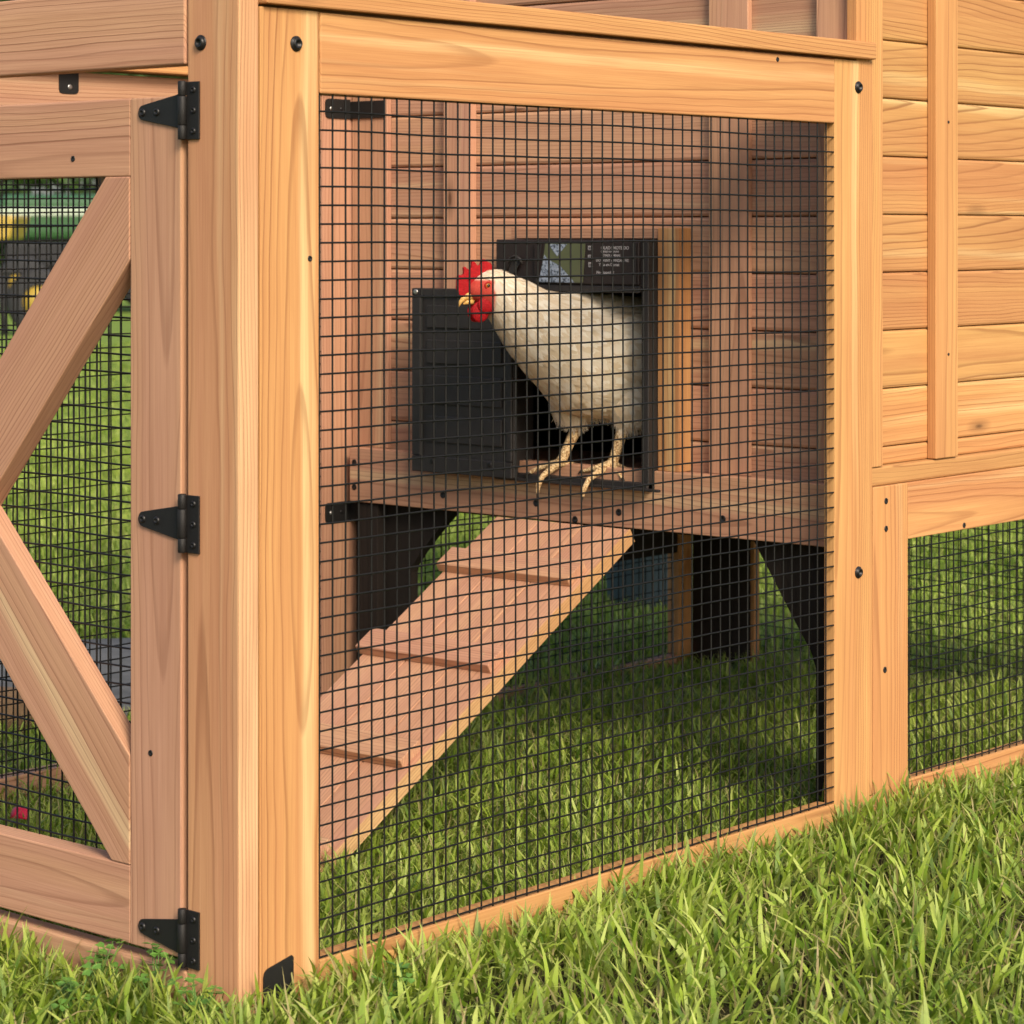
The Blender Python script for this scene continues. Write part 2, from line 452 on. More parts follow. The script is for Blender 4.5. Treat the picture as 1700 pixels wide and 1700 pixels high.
# mirrored back panel of the run
def bp(b):
    b.board((.037, D, 0), (0, 0, 1.352), (.111, 0, 0), (0, .036, 0), 'cedar_pink_sky_tint', .0016)
part('stile', P, bp)
part('stile', P, lambda b: b.board((1.392, D - .001, 0), (0, 0, 1.352), (.119, 0, 0), (0, .036, 0), 'cedar_pink_sky_tint', .0016, rn=(.4, .4, .5)))
part('top_rail', P, lambda b: b.board((.149, D, 1.24), (1.242, 0, 0), (0, 0, .110), (0, .036, 0), 'cedar_pink_sky_tint', .0022, rn=(.08, .5, .7)))  # low board tone paints this rail's shade into its colour
part('bottom_rail', P, lambda b: b.board((.149, D, .002), (1.242, 0, 0), (0, 0, .066), (0, .036, 0), 'cedar_pink_sky_tint', .0022))
part('cap_board', P, lambda b: b.board((.040, D - .03, 1.3555), (1.46, 0, 0), (0, .075, 0), (0, 0, .030), 'cedar', .0025))
part('corner_post', P, lambda b: b.board((0, D + .036, -.02), (0, 0, 1.46), (0, -.1, 0), (.036, 0, 0), 'cedar_pink_sky_tint', .0022))
def hb(b):
    b.prism([(0, .09), (.046, .09), (.046, .006), (.042, .001), (.036, 0), (.008, 0), (.002, .002), (0, .008)], (.712, D - .0015, 1.309), X, Z, Y, .0015, 'black_metal')
hbk = part('hanger_plate', P, hb)
b = MB(); b.lathe((.737, D - .0015, 1.322), (0, -1, 0), [(.005, 0), (.0045, .0015), (.0022, .0012), (0, .0012)], 'steel', 12); b.build('screw', hbk)

# left side: top beam, sill, door
part('top_beam', P, lambda b: b.board((-.001, .1045, 1.278), (0, D - .135, 0), (0, 0, .107), (.036, 0, 0), 'cedar_pink_sky_tint', .0024, rn=(.80, .55, .56)))
part('sill_rail', P, lambda b: b.board((-.002, .1015, .002), (0, D - .135, 0), (0, 0, .066), (.036, 0, 0), 'cedar_pink_sky_tint', .004, rn=(.5, .8, .3)))
DY0, DY1, DZ0, DZ1 = .113, 1.14, .083, 1.236
def door_fn(b):
    b.board((.0, DY0, DZ0), (0, 0, DZ1 - DZ0), (0, .103, 0), (.036, 0, 0), 'cedar_pink_sky_tint', .0018, rn=(.55, .6, .40))
    b.board((.0, DY1, DZ0), (0, 0, DZ1 - DZ0), (0, -.103, 0), (.036, 0, 0), 'cedar_pink_sky_tint', .0018)
    b.board((.0005, DY0 + .1035, 1.130), (0, DY1 - DY0 - .207, 0), (0, 0, .106), (.036, 0, 0), 'cedar_pink_sky_tint', .0022, rn=(.66, .5, .62))
    b.board((.0005, DY0 + .1035, DZ0), (0, DY1 - DY0 - .207, 0), (0, 0, .107), (.036, 0, 0), 'cedar_pink_sky_tint', .0022, rn=(.50, .35, .45))
door = part('door', P, door_fn, 'braced cedar door with black wire infill')
screws(door, [(0, .174, .349), (0.0005, .338, 1.156)], (-1, 0, 0), .0042)
def brace_poly(b, poly, x0, th, rn, gd=-1.05):
    # poly in (y,z); grain along the long axis
    y0, z0 = poly[0]; y1, z1 = y0 + 1, z0 + gd
    bm = bmesh.new(); vv = [bm.verts.new((x0, p[0], p[1])) for p in poly]; f = bm.faces.new(vv)
    r = bmesh.ops.extrude_face_region(bm, geom=[f])
    for v in [e for e in r['geom'] if isinstance(e, bmesh.types.BMVert)]: v.co.x += th
    bmesh.ops.recalc_face_normals(bm, faces=bm.faces[:])
    bmesh.ops.bevel(bm, geom=bm.edges[:], offset=.0018, segments=2, profile=.5, affect='EDGES')
    bm.verts.index_update()
    dv = Vector((0, y1 - y0, z1 - z0)).normalized(); pv = Vector((0, -dv.z, dv.y))
    o = Vector((x0, y0, z0))
    co = [((v.co - o).dot(dv) + rn[0], (v.co - o).dot(pv) - .06, v.co.x - x0) for v in bm.verts]
    b.add([v.co.copy() for v in bm.verts], [[x.index for x in f.verts] for f in bm.faces], M['cedar_pink_sky_tint'], co, rn)
    bm.free()
# X brace: upper arm ends against stile + top rail, lower arm against stile + bottom rail
yA = .2170
cm = .6255
b = MB(); brace_poly(b, [(.268, 1.1295), (yA, 1.1295), (yA, 1.0165), (.55, .6420), (.6255, .735)][::1], -.0006, .033, (.5, .3, .3)); b.build('brace', door)
b = MB(); brace_poly(b, [(yA, .3400), (yA, .1905), (.255, .1905), (.6255, .5660), (.545, .662)], -.0004, .033, (.62, .75, .62), 1.02); b.build('brace', door)
def mir(pl): return [(2 * cm - a, c) for a, c in reversed(pl)]
b = MB(); brace_poly(b, mir([(.268, 1.1295), (yA, 1.1295), (yA, 1.0165), (.55, .6420), (.6255, .735)]), .0, .033, (.3, .6, .2), 1.05); b.build('brace', door)
b = MB(); brace_poly(b, mir([(yA, .3400), (yA, .1905), (.255, .1905), (.6255, .5660), (.545, .662)]), .0002, .033, (.8, .2, .7)); b.build('brace', door)
wire_panel('wire_mesh', door, (.0345, .214, .187), Y, Z, .825, .946, -X, phase=.012, r=.0015)

# T hinges
def hinge(z):
    b = MB()
    h = .0385
    # strap leaf (tapering, rounded tip) lies on the door stile
    yt, r = .186, .0105
    poly = [(.104, -.0245), (.104, .0245), (yt, r)] + [(yt + r * math.sin(a), r * math.cos(a)) for a in (.5, 1.0, 1.57, 2.1, 2.6)] + [(yt, -r)]
    b.prism(poly, (-.0032, 0, z), Y, Z, X, .0026, 'black_metal', .0006)
    # plate on the post
    b.prism([(.074, -h), (.0985, -h), (.0985, h), (.074, h)], (-.0034, 0, z), Y, Z, X, .0028, 'black_metal', .0006)
    # barrel of three knuckles
    for z0, z1, rr in ((-h, -.0195, .0058), (-.019, .0195, .0061), (.020, h + .001, .0058)):
        b.lathe((-.0062, .1035, z + z0), (0, 0, 1), [(.003, 0), (rr - .0006, 0), (rr, .0008), (rr, z1 - z0 - .0008), (rr - .0006, z1 - z0), (.003, z1 - z0 + .0005)], 'black_metal', 18)
    o = b.build('hinge', P)
    for y, dz, rr in ((.187, 0, .0058), (.158, 0, .0056), (.0845, .0275, .0046), (.0845, 0, .0046), (.0845, -.0275, .0046)):
        c = MB(); c.lathe((-.0032, y, z + dz), (-1, 0, 0), [(rr, 0), (rr * .92, .0016), (rr * .62, .0024), (rr * .50, .0024), (rr * .42, .0008), (0, .0008)], 'screw', 16)
        c.build('screw', o)
for z in (1.2155, .665, .1125): hinge(z)

# ---------------- house part
WX = 1.475; SX = 1.489; BX = 1.445
HX1 = 2.79; HY1 = 1.262; HTOP = 1.95
# opening of the hen door
OY0, OY1, OZ0, OZ1 = .449, .785, .597, .94
Z0 = .565
zs = [Z0 + .1035 * i for i in range(14)]
def endwall(b):
    for i, z in enumerate(zs[:-1]):
        segs = [(.018, D - .01)]
        if z < OZ1 + .02: segs = [(.018, OY0 - .008), (OY1 + .008, D - .01)]
        rn = (random.choice((random.uniform(.15, .35), random.uniform(.65, .85))), random.uniform(.3, 1), random.random())
        for y0, y1 in segs:
            b.board((SX, y0, z), (0, y1 - y0, 0), (0, 0, .1020), (.014, 0, 0), 'cedar_pink_sky_tint', .0060, 2, rn=rn)
part('end_wall', P, endwall, 'planked end wall of the house with the hen opening')
def frontwall(b):
    for i, z in enumerate([.672 - .1035 + .1035 * i + .0 for i in range(13)]):
        z0 = max(z, .640)
        rn = (random.choice((random.uniform(.0, .3), random.uniform(.72, 1.0), random.uniform(.42, .58) if i % 5 == 2 else random.uniform(.1, .3))), random.uniform(.3, 1), random.random())
        b.board((1.50, .018, z0), (HX1 - 1.51, 0, 0), (0, 0, z + .1020 - z0), (0, .014, 0), 'cedar', .0045, 2, rn=rn)
part('side_wall', P, frontwall, 'warm cedar planked long wall of the house')
def backwall(b):
    for z in zs[:-1]:
        b.board((1.53, HY1 - .02, z), (HX1 - 1.54, 0, 0), (0, 0, .1020), (0, .014, 0), 'cedar', .0045)
        b.board((HX1 - .018, .03, z), (0, HY1 - .06, 0), (0, 0, .1020), (.014, 0, 0), 'cedar', .0045)
part('back_wall', P, backwall)
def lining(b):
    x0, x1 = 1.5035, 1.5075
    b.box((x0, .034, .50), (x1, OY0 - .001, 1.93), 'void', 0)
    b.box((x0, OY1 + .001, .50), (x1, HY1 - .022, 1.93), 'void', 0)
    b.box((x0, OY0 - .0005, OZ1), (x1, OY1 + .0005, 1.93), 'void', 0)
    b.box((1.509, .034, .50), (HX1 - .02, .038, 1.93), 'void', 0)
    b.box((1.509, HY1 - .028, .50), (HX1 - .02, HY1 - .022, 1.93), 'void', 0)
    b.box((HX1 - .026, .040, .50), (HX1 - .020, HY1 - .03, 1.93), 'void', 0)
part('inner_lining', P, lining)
def flr(b):
    for i in range(4):
        b.board((BX + .047, .04 + i * .30, .575), (.36, 0, 0), (0, .298, 0), (0, 0, .021), 'cedar_pink_sky_tint', .001)
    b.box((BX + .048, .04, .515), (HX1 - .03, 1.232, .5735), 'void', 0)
part('floor', P, flr)
def roof(b):
    b.board((1.47, -.02, 1.955), (1.36, 0, 0), (0, 1.32, 0), (0, 0, .03), 'dark_wood', .003)
part('roof', P, roof)
# trims of the end wall
part('corner_trim', P, lambda b: b.board((WX, .0225, .612), (0, 0, 1.33), (0, .0725, 0), (.0135, 0, 0), 'cedar_pink_sky_tint', .0016, rn=(.5, .5, .5)))
part('corner_trim', P, lambda b: b.board((1.462, 0.001, .640), (0, 0, 1.30), (.084, 0, 0), (0, .021, 0), 'cedar', .0016, rn=(.75, .7, .45)))
part('batten', P, lambda b: b.board((WX, .243, .612), (0, 0, 1.33), (0, .088, 0), (.0135, 0, 0), 'cedar_pink_sky_tint', .0016, rn=(.6, .5, .5)))
part('batten', P, lambda b: b.board((WX - .006, .912, .612), (0, 0, 1.33), (0, .072, 0), (.0195, 0, 0), 'cedar_pink_sky_tint', .0016, rn=(.7, .3, .5)))
part('corner_trim', P, lambda b: b.board((WX, 1.145, .612), (0, 0, 1.33), (0, .100, 0), (.0135, 0, 0), 'cedar_pink_sky_tint', .0016, rn=(.4, .3, .5)))
bt = part('batten', P, lambda b: b.board((1.719, -.001, .641), (0, 0, 1.30), (.077, 0, 0), (0, .0185, 0), 'cedar', .0018, rn=(.6, .5, .55)))
part('batten', P, lambda b: b.board((2.45, -.001, .641), (0, 0, 1.30), (.077, 0, 0), (0, .0185, 0), 'cedar', .0018))
screws(bt, [(1.762, -.001, 1.255), (1.762, -.001, .83)], (0, -1, 0), .0028)
# casing by the hen door
part('door_casing', P, lambda b: b.board((1.452, .381, .6125), (0, 0, .449), (0, .050, 0), (.0365, 0, 0), 'cedar', .0014, rn=(.3, .4, .5)))
part('door_casing', P, lambda b: b.board((1.455, .4325, 1.0415), (0, .36, 0), (0, 0, .020), (.0335, 0, 0), 'cedar_pink_sky_tint', .0014))
# floor beams and legs
fb = part('floor_beam', P, lambda b: b.board((BX, .0375, .502), (0, 1.185, 0), (0, 0, .110), (.030, 0, 0), 'cedar_pink_sky_tint', .0016, rn=(.62, .3, .35)))
screws(fb, [(BX, 1.209, .582), (BX, 1.209, .532), (BX, .963, .532), (BX, .72, .533), (BX, .517, .53), (BX, .277, .535), (BX, .623, .5085)], (-1, 0, 0), .0068)
part('ledger_board', P, lambda b: b.board((1.512, .004, .6055), (HX1 - 1.512, 0, 0), (0, 0, .034), (0, .030, 0), 'cedar', .004, rn=(.2, .7, .3)))
st3 = part('stile', P, lambda b: b.board((1.513, 0, 0), (0, 0, .605), (.1135, 0, 0), (0, .030, 0), 'cedar', .0018, rn=(.72, .55, .5)))
screws(st3, [(1.554, 0, .578), (1.554, 0, .529), (1.550, 0, .28)], (0, -1, 0), .0055)
lr = part('floor_beam', P, lambda b: b.board((1.6275, .0008, .504), (HX1 - 1.6275, 0, 0), (0, 0, .101), (0, .030, 0), 'cedar', .0018, rn=(.6, .15, .7)))
screws(lr, [(1.82, .0008, .512)], (0, -1, 0), .0050)
part('bottom_rail', P, lambda b: b.board((1.6275, 0, .002), (1.1, 0, 0), (0, 0, .072), (0, .030, 0), 'cedar', .0022))
wire_panel('wire_mesh', P, (1.6265, .0045, .072), X, Z, 1.06, .434, -Y, phase=.010, r=.0015)
wire_panel('wire_mesh', P, (HX1 - .012, .02, .04), Y, Z, 1.22, .49, X, phase=.010, r=.0013)
part('stile', P, lambda b: b.board((HX1 - .1, 0, 0), (0, 0, .605), (.0995, 0, 0), (0, .030, 0), 'cedar', .0018))
# far end and back frame under the house
part('bottom_rail', P, lambda b: b.board((1.53, HY1 - .034, .002), (1.03, 0, 0), (0, 0, .044), (0, .03, 0), 'cedar_pink_sky_tint', .002))
part('bottom_rail', P, lambda b: b.board((HX1 - .03, .04, .002), (0, 1.18, 0), (0, 0, .024), (.03, 0, 0), 'cedar_pink_sky_tint', .002))
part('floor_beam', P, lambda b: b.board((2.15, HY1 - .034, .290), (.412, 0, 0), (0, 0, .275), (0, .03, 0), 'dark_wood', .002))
part('floor_beam', P, lambda b: b.board((HX1 - .03, .04, .504), (0, 1.18, 0), (0, 0, .101), (.03, 0, 0), 'cedar_pink_sky_tint', .002))
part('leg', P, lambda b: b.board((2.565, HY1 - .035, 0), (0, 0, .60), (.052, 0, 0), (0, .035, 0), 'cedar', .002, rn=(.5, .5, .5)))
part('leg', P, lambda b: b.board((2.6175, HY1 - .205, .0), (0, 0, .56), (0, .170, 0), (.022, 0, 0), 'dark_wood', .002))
part('leg', P, lambda b: b.board((2.6175, HY1 - .217, .0), (0, 0, .60), (0, .0115, 0), (.022, 0, 0), 'cedar', .002))
# dark arched brace board under the end wall
def arch(b):
    y0, y1, zt = .046, 1.235, .5012
    inner = [(.097, 0.0), (.097, .281), (.108, .310), (.150, .371), (.192, .436), (.231, .495)]
    inner += [(.965, .495), (.995, .468), (1.025, .438), (1.055, .406), (1.078, .378), (1.082, .365), (1.082, 0.0)]
    poly = [(y0, 0.0), (y0, zt), (y1, zt), (y1, 0.0)] + list(reversed(inner))
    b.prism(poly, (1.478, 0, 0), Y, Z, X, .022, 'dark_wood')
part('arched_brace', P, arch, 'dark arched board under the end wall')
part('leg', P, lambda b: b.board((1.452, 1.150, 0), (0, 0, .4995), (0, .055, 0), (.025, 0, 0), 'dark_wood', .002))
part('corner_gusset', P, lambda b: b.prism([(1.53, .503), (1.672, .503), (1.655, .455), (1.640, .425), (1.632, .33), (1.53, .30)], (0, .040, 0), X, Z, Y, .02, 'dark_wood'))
# black angle brackets in the back corner
def ang(z0, z1):
    def f(b):
        r = .008
        b.prism([(1.400 + r, z0), (1.4715, z0), (1.4715, z1), (1.400 + r, z1), (1.400 + .002, z1 - .003), (1.400, z1 - r), (1.400, z0 + r), (1.402, z0 + .003)], (0, D - .004, 0), X, Z, Y, .003, 'black_metal')
        b.box((1.4712, 1.150, z0), (1.4745, D - .001, z1 - .004), 'black_metal', .0008)
    return f
for z0, z1 in ((.458, .499), (1.287, 1.327)):
    o = part('angle_bracket', P, ang(z0, z1))
    for x in (1.415, 1.445):
        b = MB(); b.lathe((x, D - .004, (z0 + z1) / 2), (0, -1, 0), [(.004, 0), (.0036, .0012), (0, .0012)], 'steel' if x < 1.43 else 'screw', 10); b.build('screw', o)

# ---------------- ramp
rp0 = Vector((1.401, 0, .5068)); rdir = Vector((-.8600, 0, -.5100)).normalized(); rup = Vector((-.510, 0, .860)).normalized()
RL = 1.02
def ramp(b):
    w = (.785 - .4575) / 3
    for i in range(3):
        b.board(rp0 + Vector((0, .4575 + i * w, 0)) - rup * .0262 + rdir * .0, rdir * RL, Y * (w - .0030), rup * .0262, 'cedar_pink_sky_tint', .0011, 1, rn=(1.25 + .07 * i, .5, .9))
    b.board(rp0 + Vector((0, .4545, 0)) - rup * .0272, rdir * RL, Y * .0028, rup * .0277, 'cedar', .0006, 1, rn=(.6, .2, .6))
rampo = part('ramp', P, ramp, 'sloping pinkish planked ramp up to the hen door')
def atx(x): return (1.401 - x) / .8600
for xs in (1.247, 1.031, .811, .598):
    t = atx(xs)
    b = MB(); b.board(rp0 + rdir * (t - .054) + Vector((0, .470, 0)) + rup * .0003, Y * .322, rdir * .054, rup * .0180, 'cedar_pink_sky_tint', .001, 1, rn=(1.15, random.random(), .8))
    o = b.build('cleat', rampo)
    for y in (.50, .62, .74):
        c = MB(); c.lathe(rp0 + rdir * (t - .027) + Vector((0, y, 0)) + rup * .0184, rup, [(.0030, -.0002), (.0020, .0004), (0, .0004)], 'cedar_pink_sky_tint', 8)
        c.build('screw', o)

# ---------------- automatic hen door
AX = 1.4265   # front of its frame
def af(b):
    m = 'black_plastic'
    b.box((AX, .4325, .578), (BX + .042, .449, 1.040), m, .0012)        # right bar
    b.box((AX, .762, .5992), (BX + .042, .805, .946), m, .0012)       # left bar
    b.box((AX + .002, .4495, .946), (BX + .042, .809, 1.0395), 'unit_plastic', .002)   # head box
    b.box((AX - .006, .4495, .941), (AX + .0015, .712, .953), m, .001)
    b.box((AX - .004, .4325, .5780), (AX + .012, .790, .5905), m, .0015)     # threshold lip
    b.box((AX - .012, .400, .5765), (AX - .0045, .800, .5815), m, .001)
adoor = part('automatic_door', P, af, 'black automatic hen door with its leaf swung open')
def leaf(b):
    x0 = 1.400
    b.box((x0 + .006, .742, .581), (x0 + .020, 1.008, .943), 'black_plastic', .002)
    # raised rim and pressed ribs
    for z0, z1 in ((.581, .612), (.928, .943)): b.box((x0, .744, z0), (x0 + .0058, 1.006, z1), 'black_plastic', .0015)
    for y0, y1 in ((.744, .758), (.982, 1.006)): b.box((x0, y0, .6125), (x0 + .0058, y1, .9275), 'black_plastic', .0015)
    for z0, z1 in ((.865, .910), (.795, .842), (.715, .772), (.640, .692)):
        b.board((x0 + .0062, .772, z0), (0, .196, 0), (0, 0, z1 - z0), (-.004, 0, 0), 'black_plastic', .0038, 3)
lf = part('door_leaf', adoor, leaf)
for y, z, mm in ((.995, .9355, 'steel'), (.951, .603, 'screw'), (.80, .605, 'screw')):
    b = MB(); b.lathe((1.400, y, z), (-1, 0, 0), [(.0055, 0), (.0045, .0015), (.002, .001), (0, .001)], mm, 14); b.build('rivet', adoor)
# cord hook on the head box
b = MB()
b.tube([(AX, .775, .975), (AX - .006, .770, .990), (AX - .008, .762, 1.004), (AX - .008, .750, 1.008), (AX - .008, .738, 1.002), (AX - .006, .735, .992)], .0028, 'black_plastic', 8)
b.prism([(.775, .955), (.785, .955), (.762, 1.000), (.745, 1.004), (.742, .992)], (AX - .004, 0, 0), Y, Z, X, .003, 'black_plastic', .0008)
b.build('cord_hook', adoor)
# display: printed picture and text
DXp = AX - .0062
b = MB()
b.box((DXp + .0014, .452, .956), (AX + .0015, .705, 1.035), 'unit_plastic', .001)
disp = b.build('display_panel', adoor)
k = NT('display_olive'); k.b.inputs['Base Color'].default_value = (.085, .095, .05, 1); k.b.inputs['Roughness'].default_value = .25
M['olive'] = k.m
k = NT('display_frost'); tc = k.n('TexCoord').outputs['Object']
f = k.noise(tc, 160, 3, .6); k.l(k.ramp(f, [(.42, (.05, .06, .08)), (.5, (.20, .24, .31)), (.7, (.34, .38, .46))]), k.b.inputs['Base Color']); k.b.inputs['Roughness'].default_value = .25
M['frost'] = k.m
k = NT('display_ink'); k.b.inputs['Base Color'].default_value = (.38, .36, .36, 1); k.b.inputs['Roughness'].default_value = .5
M['ink'] = k.m
def flatpoly(b, poly, dx, m): b.prism(poly, (DXp - dx, 0, 0), Y, Z, X, .0010, m)
b = MB()
flatpoly(b, [(.690, .9585), (.584, .9585), (.578, 1.032), (.676, 1.032)], .0000, 'olive')
flatpoly(b, [(.692, .9585), (.604, .9585), (.612, .966), (.640, .990), (.655, .996), (.672, 1.004), (.678, 1.010)], .0009, 'frost')
flatpoly(b, [(.668, 1.031), (.622, 1.031), (.646, 1.008)], .0009, 'frost')
b.build('picture', disp)
b = MB()
flatpoly(b, [(.700, .957), (.697, .957), (.684, 1.034), (.687, 1.034)], .0012, 'black_plastic')
b.build('side_trim', disp); b = MB()
flatpoly(b, [(.461, .957), (.456, .957), (.456, 1.034), (.467, 1.034)], .0012, 'black_plastic')
b.build('side_trim', disp)
def text(s_, y, z, size, parent):
    cu = bpy.data.curves.new('lettering', 'FONT'); cu.body = s_; cu.size = size * 1.22; cu.extrude = .0002; cu.offset = size * .02
    cu.materials.append(M['ink'])
    tmp = bpy.data.objects.new('lettering_tmp', cu); COL.objects.link(tmp)
    dg = bpy.context.evaluated_depsgraph_get()
    me = bpy.data.meshes.new_from_object(tmp.evaluated_get(dg))
    bpy.data.objects.remove(tmp)
    rot = Matrix(((0, 0, -1), (-1, 0, 0), (0, 1, 0))).to_4x4()   # text x -> -Y, text y -> Z, normal -> -X
    me.transform(rot)
    o = bpy.data.objects.new('lettering', me); COL.objects.link(o); o.parent = parent
    o.location = Vector((DXp - .0006 + .002, y, z)) - wpos(parent); return o
for s_, y, z, sz in (('OLAD SMOTE DO', .541, 1.0215, .0068), ('EMINED AHRINAM', .541, 1.0155, .0042), ('TIMER AMINAL', .536, 1.008, .0052),
                     ('DO EVENT AMNDAA ME', .553, .9985, .0058), ('Y Ra am Demat', .546, .9905, .0062), ('No clasped id', .552, .976, .0062)):
    text(s_, y, z, sz, disp)
b = MB()
for (y, z, w, h) in ((.571, 1.020, .010, .008), (.571, 1.006, .010, .005), (.570, .988, .009, .009)):
    flatpoly(b, [(y, z), (y - w, z), (y - w, z + h), (y, z + h)], .0, 'ink')
    for q in range(3): flatpoly(b, [(y - w * (.25 + .25 * q), z + h * .15), (y - w * (.32 + .25 * q), z + h * .15), (y - w * (.32 + .25 * q), z + h * .8), (y - w * (.25 + .25 * q), z + h * .8)], .0008, 'unit_plastic')
b.build('icon', disp)

# ---------------------------------------------------------------- HEN
HP = Vector((1.46, .605, 0)); HD = Vector((-.9207, .3903, 0)); HN = Vector((-HD.y, HD.x, 0))
def H(s_, n_, z_): return HP + HD * s_ + HN * n_ + Z * z_
rings = [((-.235, .925), (-.235, .90), .010), ((-.20, .930), (-.19, .85), .030), ((-.15, .930), (-.155, .775), .058), ((-.10, .930), (-.12, .715), .078),
         ((-.045, .936), (-.06, .700), .088), ((.02, .939), (.01, .704), .090), ((.065, .940), (.060, .722), .086), ((.095, .947), (.088, .752), .078),
         ((.122, .959), (.121, .784), .067), ((.148, .970), (.157, .824), .053), ((.172, .979), (.184, .861), .041), ((.190, .984), (.202, .890), .033),
         ((.208, .983), (.216, .910), .029), ((.226, .975), (.230, .922), .025), ((.242, .962), (.243, .929), .017), ((.249, .953), (.249, .937), .008)]
hb_ = MB()
def catm(rs, m):
    out = []
    for i in range(len(rs) - 1):
        p = [rs[max(0, i - 1)], rs[i], rs[i + 1], rs[min(len(rs) - 1, i + 2)]]
        for j in range(m):
            t = j / m
            out.append(.5 * ((2 * p[1]) + (-p[0] + p[2]) * t + (2 * p[0] - 5 * p[1] + 4 * p[2] - p[3]) * t * t + (-p[0] + 3 * p[1] - 3 * p[2] + p[3]) * t ** 3))
    out.append(rs[-1]); return out
arr = catm([np.array([*a, *c, w]) for a, c, w in rings], 4)
vs = []; sg = 28
for q in arr:
    for j in range(sg):
        an = 2 * math.pi * j / sg
        ca, sa = math.cos(an), math.sin(an)
        # fuller low breast
        f = (1 - ca) / 2
        s_ = q[0] * (1 - f) + q[2] * f; z_ = q[1] * (1 - f) + q[3] * f
        vs.append(H(s_, q[4] * sa * (1 + .06 * (f - .5)), z_))
fs = []
for i in range(len(arr) - 1):
    for j in range(sg): fs.append((i * sg + j, i * sg + (j + 1) % sg, (i + 1) * sg + (j + 1) % sg, (i + 1) * sg + j))
fs.append(tuple(reversed(range(sg)))); fs.append(tuple((len(arr) - 1) * sg + j for j in range(sg)))
hb_.add(vs, fs, M['hen'])
def lobe(b, c, ax, rr, m='hen', seg=20):
    """ellipsoid with axes given as vectors"""
    vs, fs = [], []
    A, B_, C_ = ax
    for i in range(seg // 2 + 1):
        th = math.pi * i / (seg // 2)
        for j in range(seg):
            ph = 2 * math.pi * j / seg
            vs.append(c + A * (rr[0] * math.sin(th) * math.cos(ph)) + B_ * (rr[1] * math.sin(th) * math.sin(ph)) + C_ * (rr[2] * math.cos(th)))
    for i in range(seg // 2):
        for j in range(seg): fs.append((i * seg + j, i * seg + (j + 1) % seg, (i + 1) * seg + (j + 1) % seg, (i + 1) * seg + j))
    b.add(vs, fs, M[m], smooth=True)
AXH = (HD, HN, Z)
lobe(hb_, H(.010, -.036, .745), AXH, (.052, .040, .066))
lobe(hb_, H(-.072, .042, .742), AXH, (.052, .042, .066))
lobe(hb_, H(-.05, .066, .83), AXH, (.115, .030, .072))     # folded wings
lobe(hb_, H(-.05, -.066, .83), AXH, (.115, .030, .072))
toes = []
def leg(n_, top, hock, foot, tz):
    hb_.tube([H(top[0], n_, top[1]), H(hock[0], n_, hock[1]), H(foot[0], n_, foot[1])], [.014, .0100, .0100], 'hen', 10)
    f = H(foot[0], n_, foot[1])
    for pts, r0 in tz:
        pp = [f] + [Vector(p) for p in pts]
        n2 = len(pp)
        hb_.tube(pp, [r0 * (1.15 if i == 0 else (1.0 - .45 * i / (n2 - 1)) * (1.08 if i % 2 else .95)) for i in range(n2)], 'hen', 8)
        lobe(hb_, pp[-1], (X, Y, Z), (r0 * .6,) * 3, seg=8)
        toes.append((pp[-2], pp[-1]))
# feet grip the threshold: heel on the sill, the middle toe curls over the lip
leg(-.040, (-.012, .705), (.018, .650), (.036, .616),
    [([(1.437, .690, .607), (1.430, .706, .600), (1.424, .716, .594)], .0070),
     ([(1.432, .668, .604), (1.412, .676, .590), (1.404, .680, .572), (1.4035, .681, .560)], .0078),
     ([(1.452, .645, .607), (1.450, .630, .602)], .0056),
     ([(1.500, .650, .604)], .0052)])
leg(.045, (-.060, .700), (-.042, .652), (-.030, .618),
    [([(1.445, .570, .610), (1.443, .587, .605), (1.442, .600, .602)], .0070),
     ([(1.432, .555, .604), (1.412, .563, .590), (1.404, .568, .572), (1.4035, .570, .562)], .0078),
     ([(1.450, .528, .607), (1.446, .514, .600), (1.443, .507, .594)], .0056),
     ([(1.500, .535, .604)], .0052)])
tmpo = hb_.build('hen_tmp')
md = tmpo.modifiers.new('r', 'REMESH'); md.mode = 'VOXEL'; md.voxel_size = .0022; md.use_smooth_shade = True
m2 = tmpo.modifiers.new('s', 'SMOOTH'); m2.factor = .5; m2.iterations = 3
dg = bpy.context.evaluated_depsgraph_get()
hm = bpy.data.meshes.new_from_object(tmpo.evaluated_get(dg)); bpy.data.objects.remove(tmpo)
hbase = Vector((1.46, .605, .597))
nv = len(hm.vertices); co = np.empty(nv * 3); hm.vertices.foreach_get('co', co); co = co.reshape(-1, 3)
no = np.empty(nv * 3); hm.vertices.foreach_get('normal', no); no = no.reshape(-1, 3)
rel = co - np.array(HP); hs = rel @ np.array(HD); hn = rel @ np.array(HN); hz = rel[:, 2]
def sst(a, e0, e1): t = np.clip((a - e0) / (e1 - e0), 0, 1); return t * t * (3 - 2 * t)
legm = 1 - sst(hz + .004 * np.sin(hs * 400) + .003 * np.sin(hn * 500), .672, .684)
redm = sst(hs, .203, .211) * (1 - sst(hz, .962, .969)) * sst(np.abs(hn), -.01, 0)
redm = np.maximum(redm, sst(hs, .235, .240) * (1 - sst(hz, .985, .99)))
earm = np.exp(-(((hs - .202) / .0075) ** 2 + ((hz - .951) / .0095) ** 2) ** 2)
redm = redm * (hs > .19) * (1 - earm)
# slight feather relief
wv = np.sin(hs * 190 + 3 * np.sin(hz * 60)) * np.sin(hz * 170 + 2 * np.sin(hs * 50)) * .0007 * (1 - legm) * (hs < .2)
co = co + no * wv[:, None]
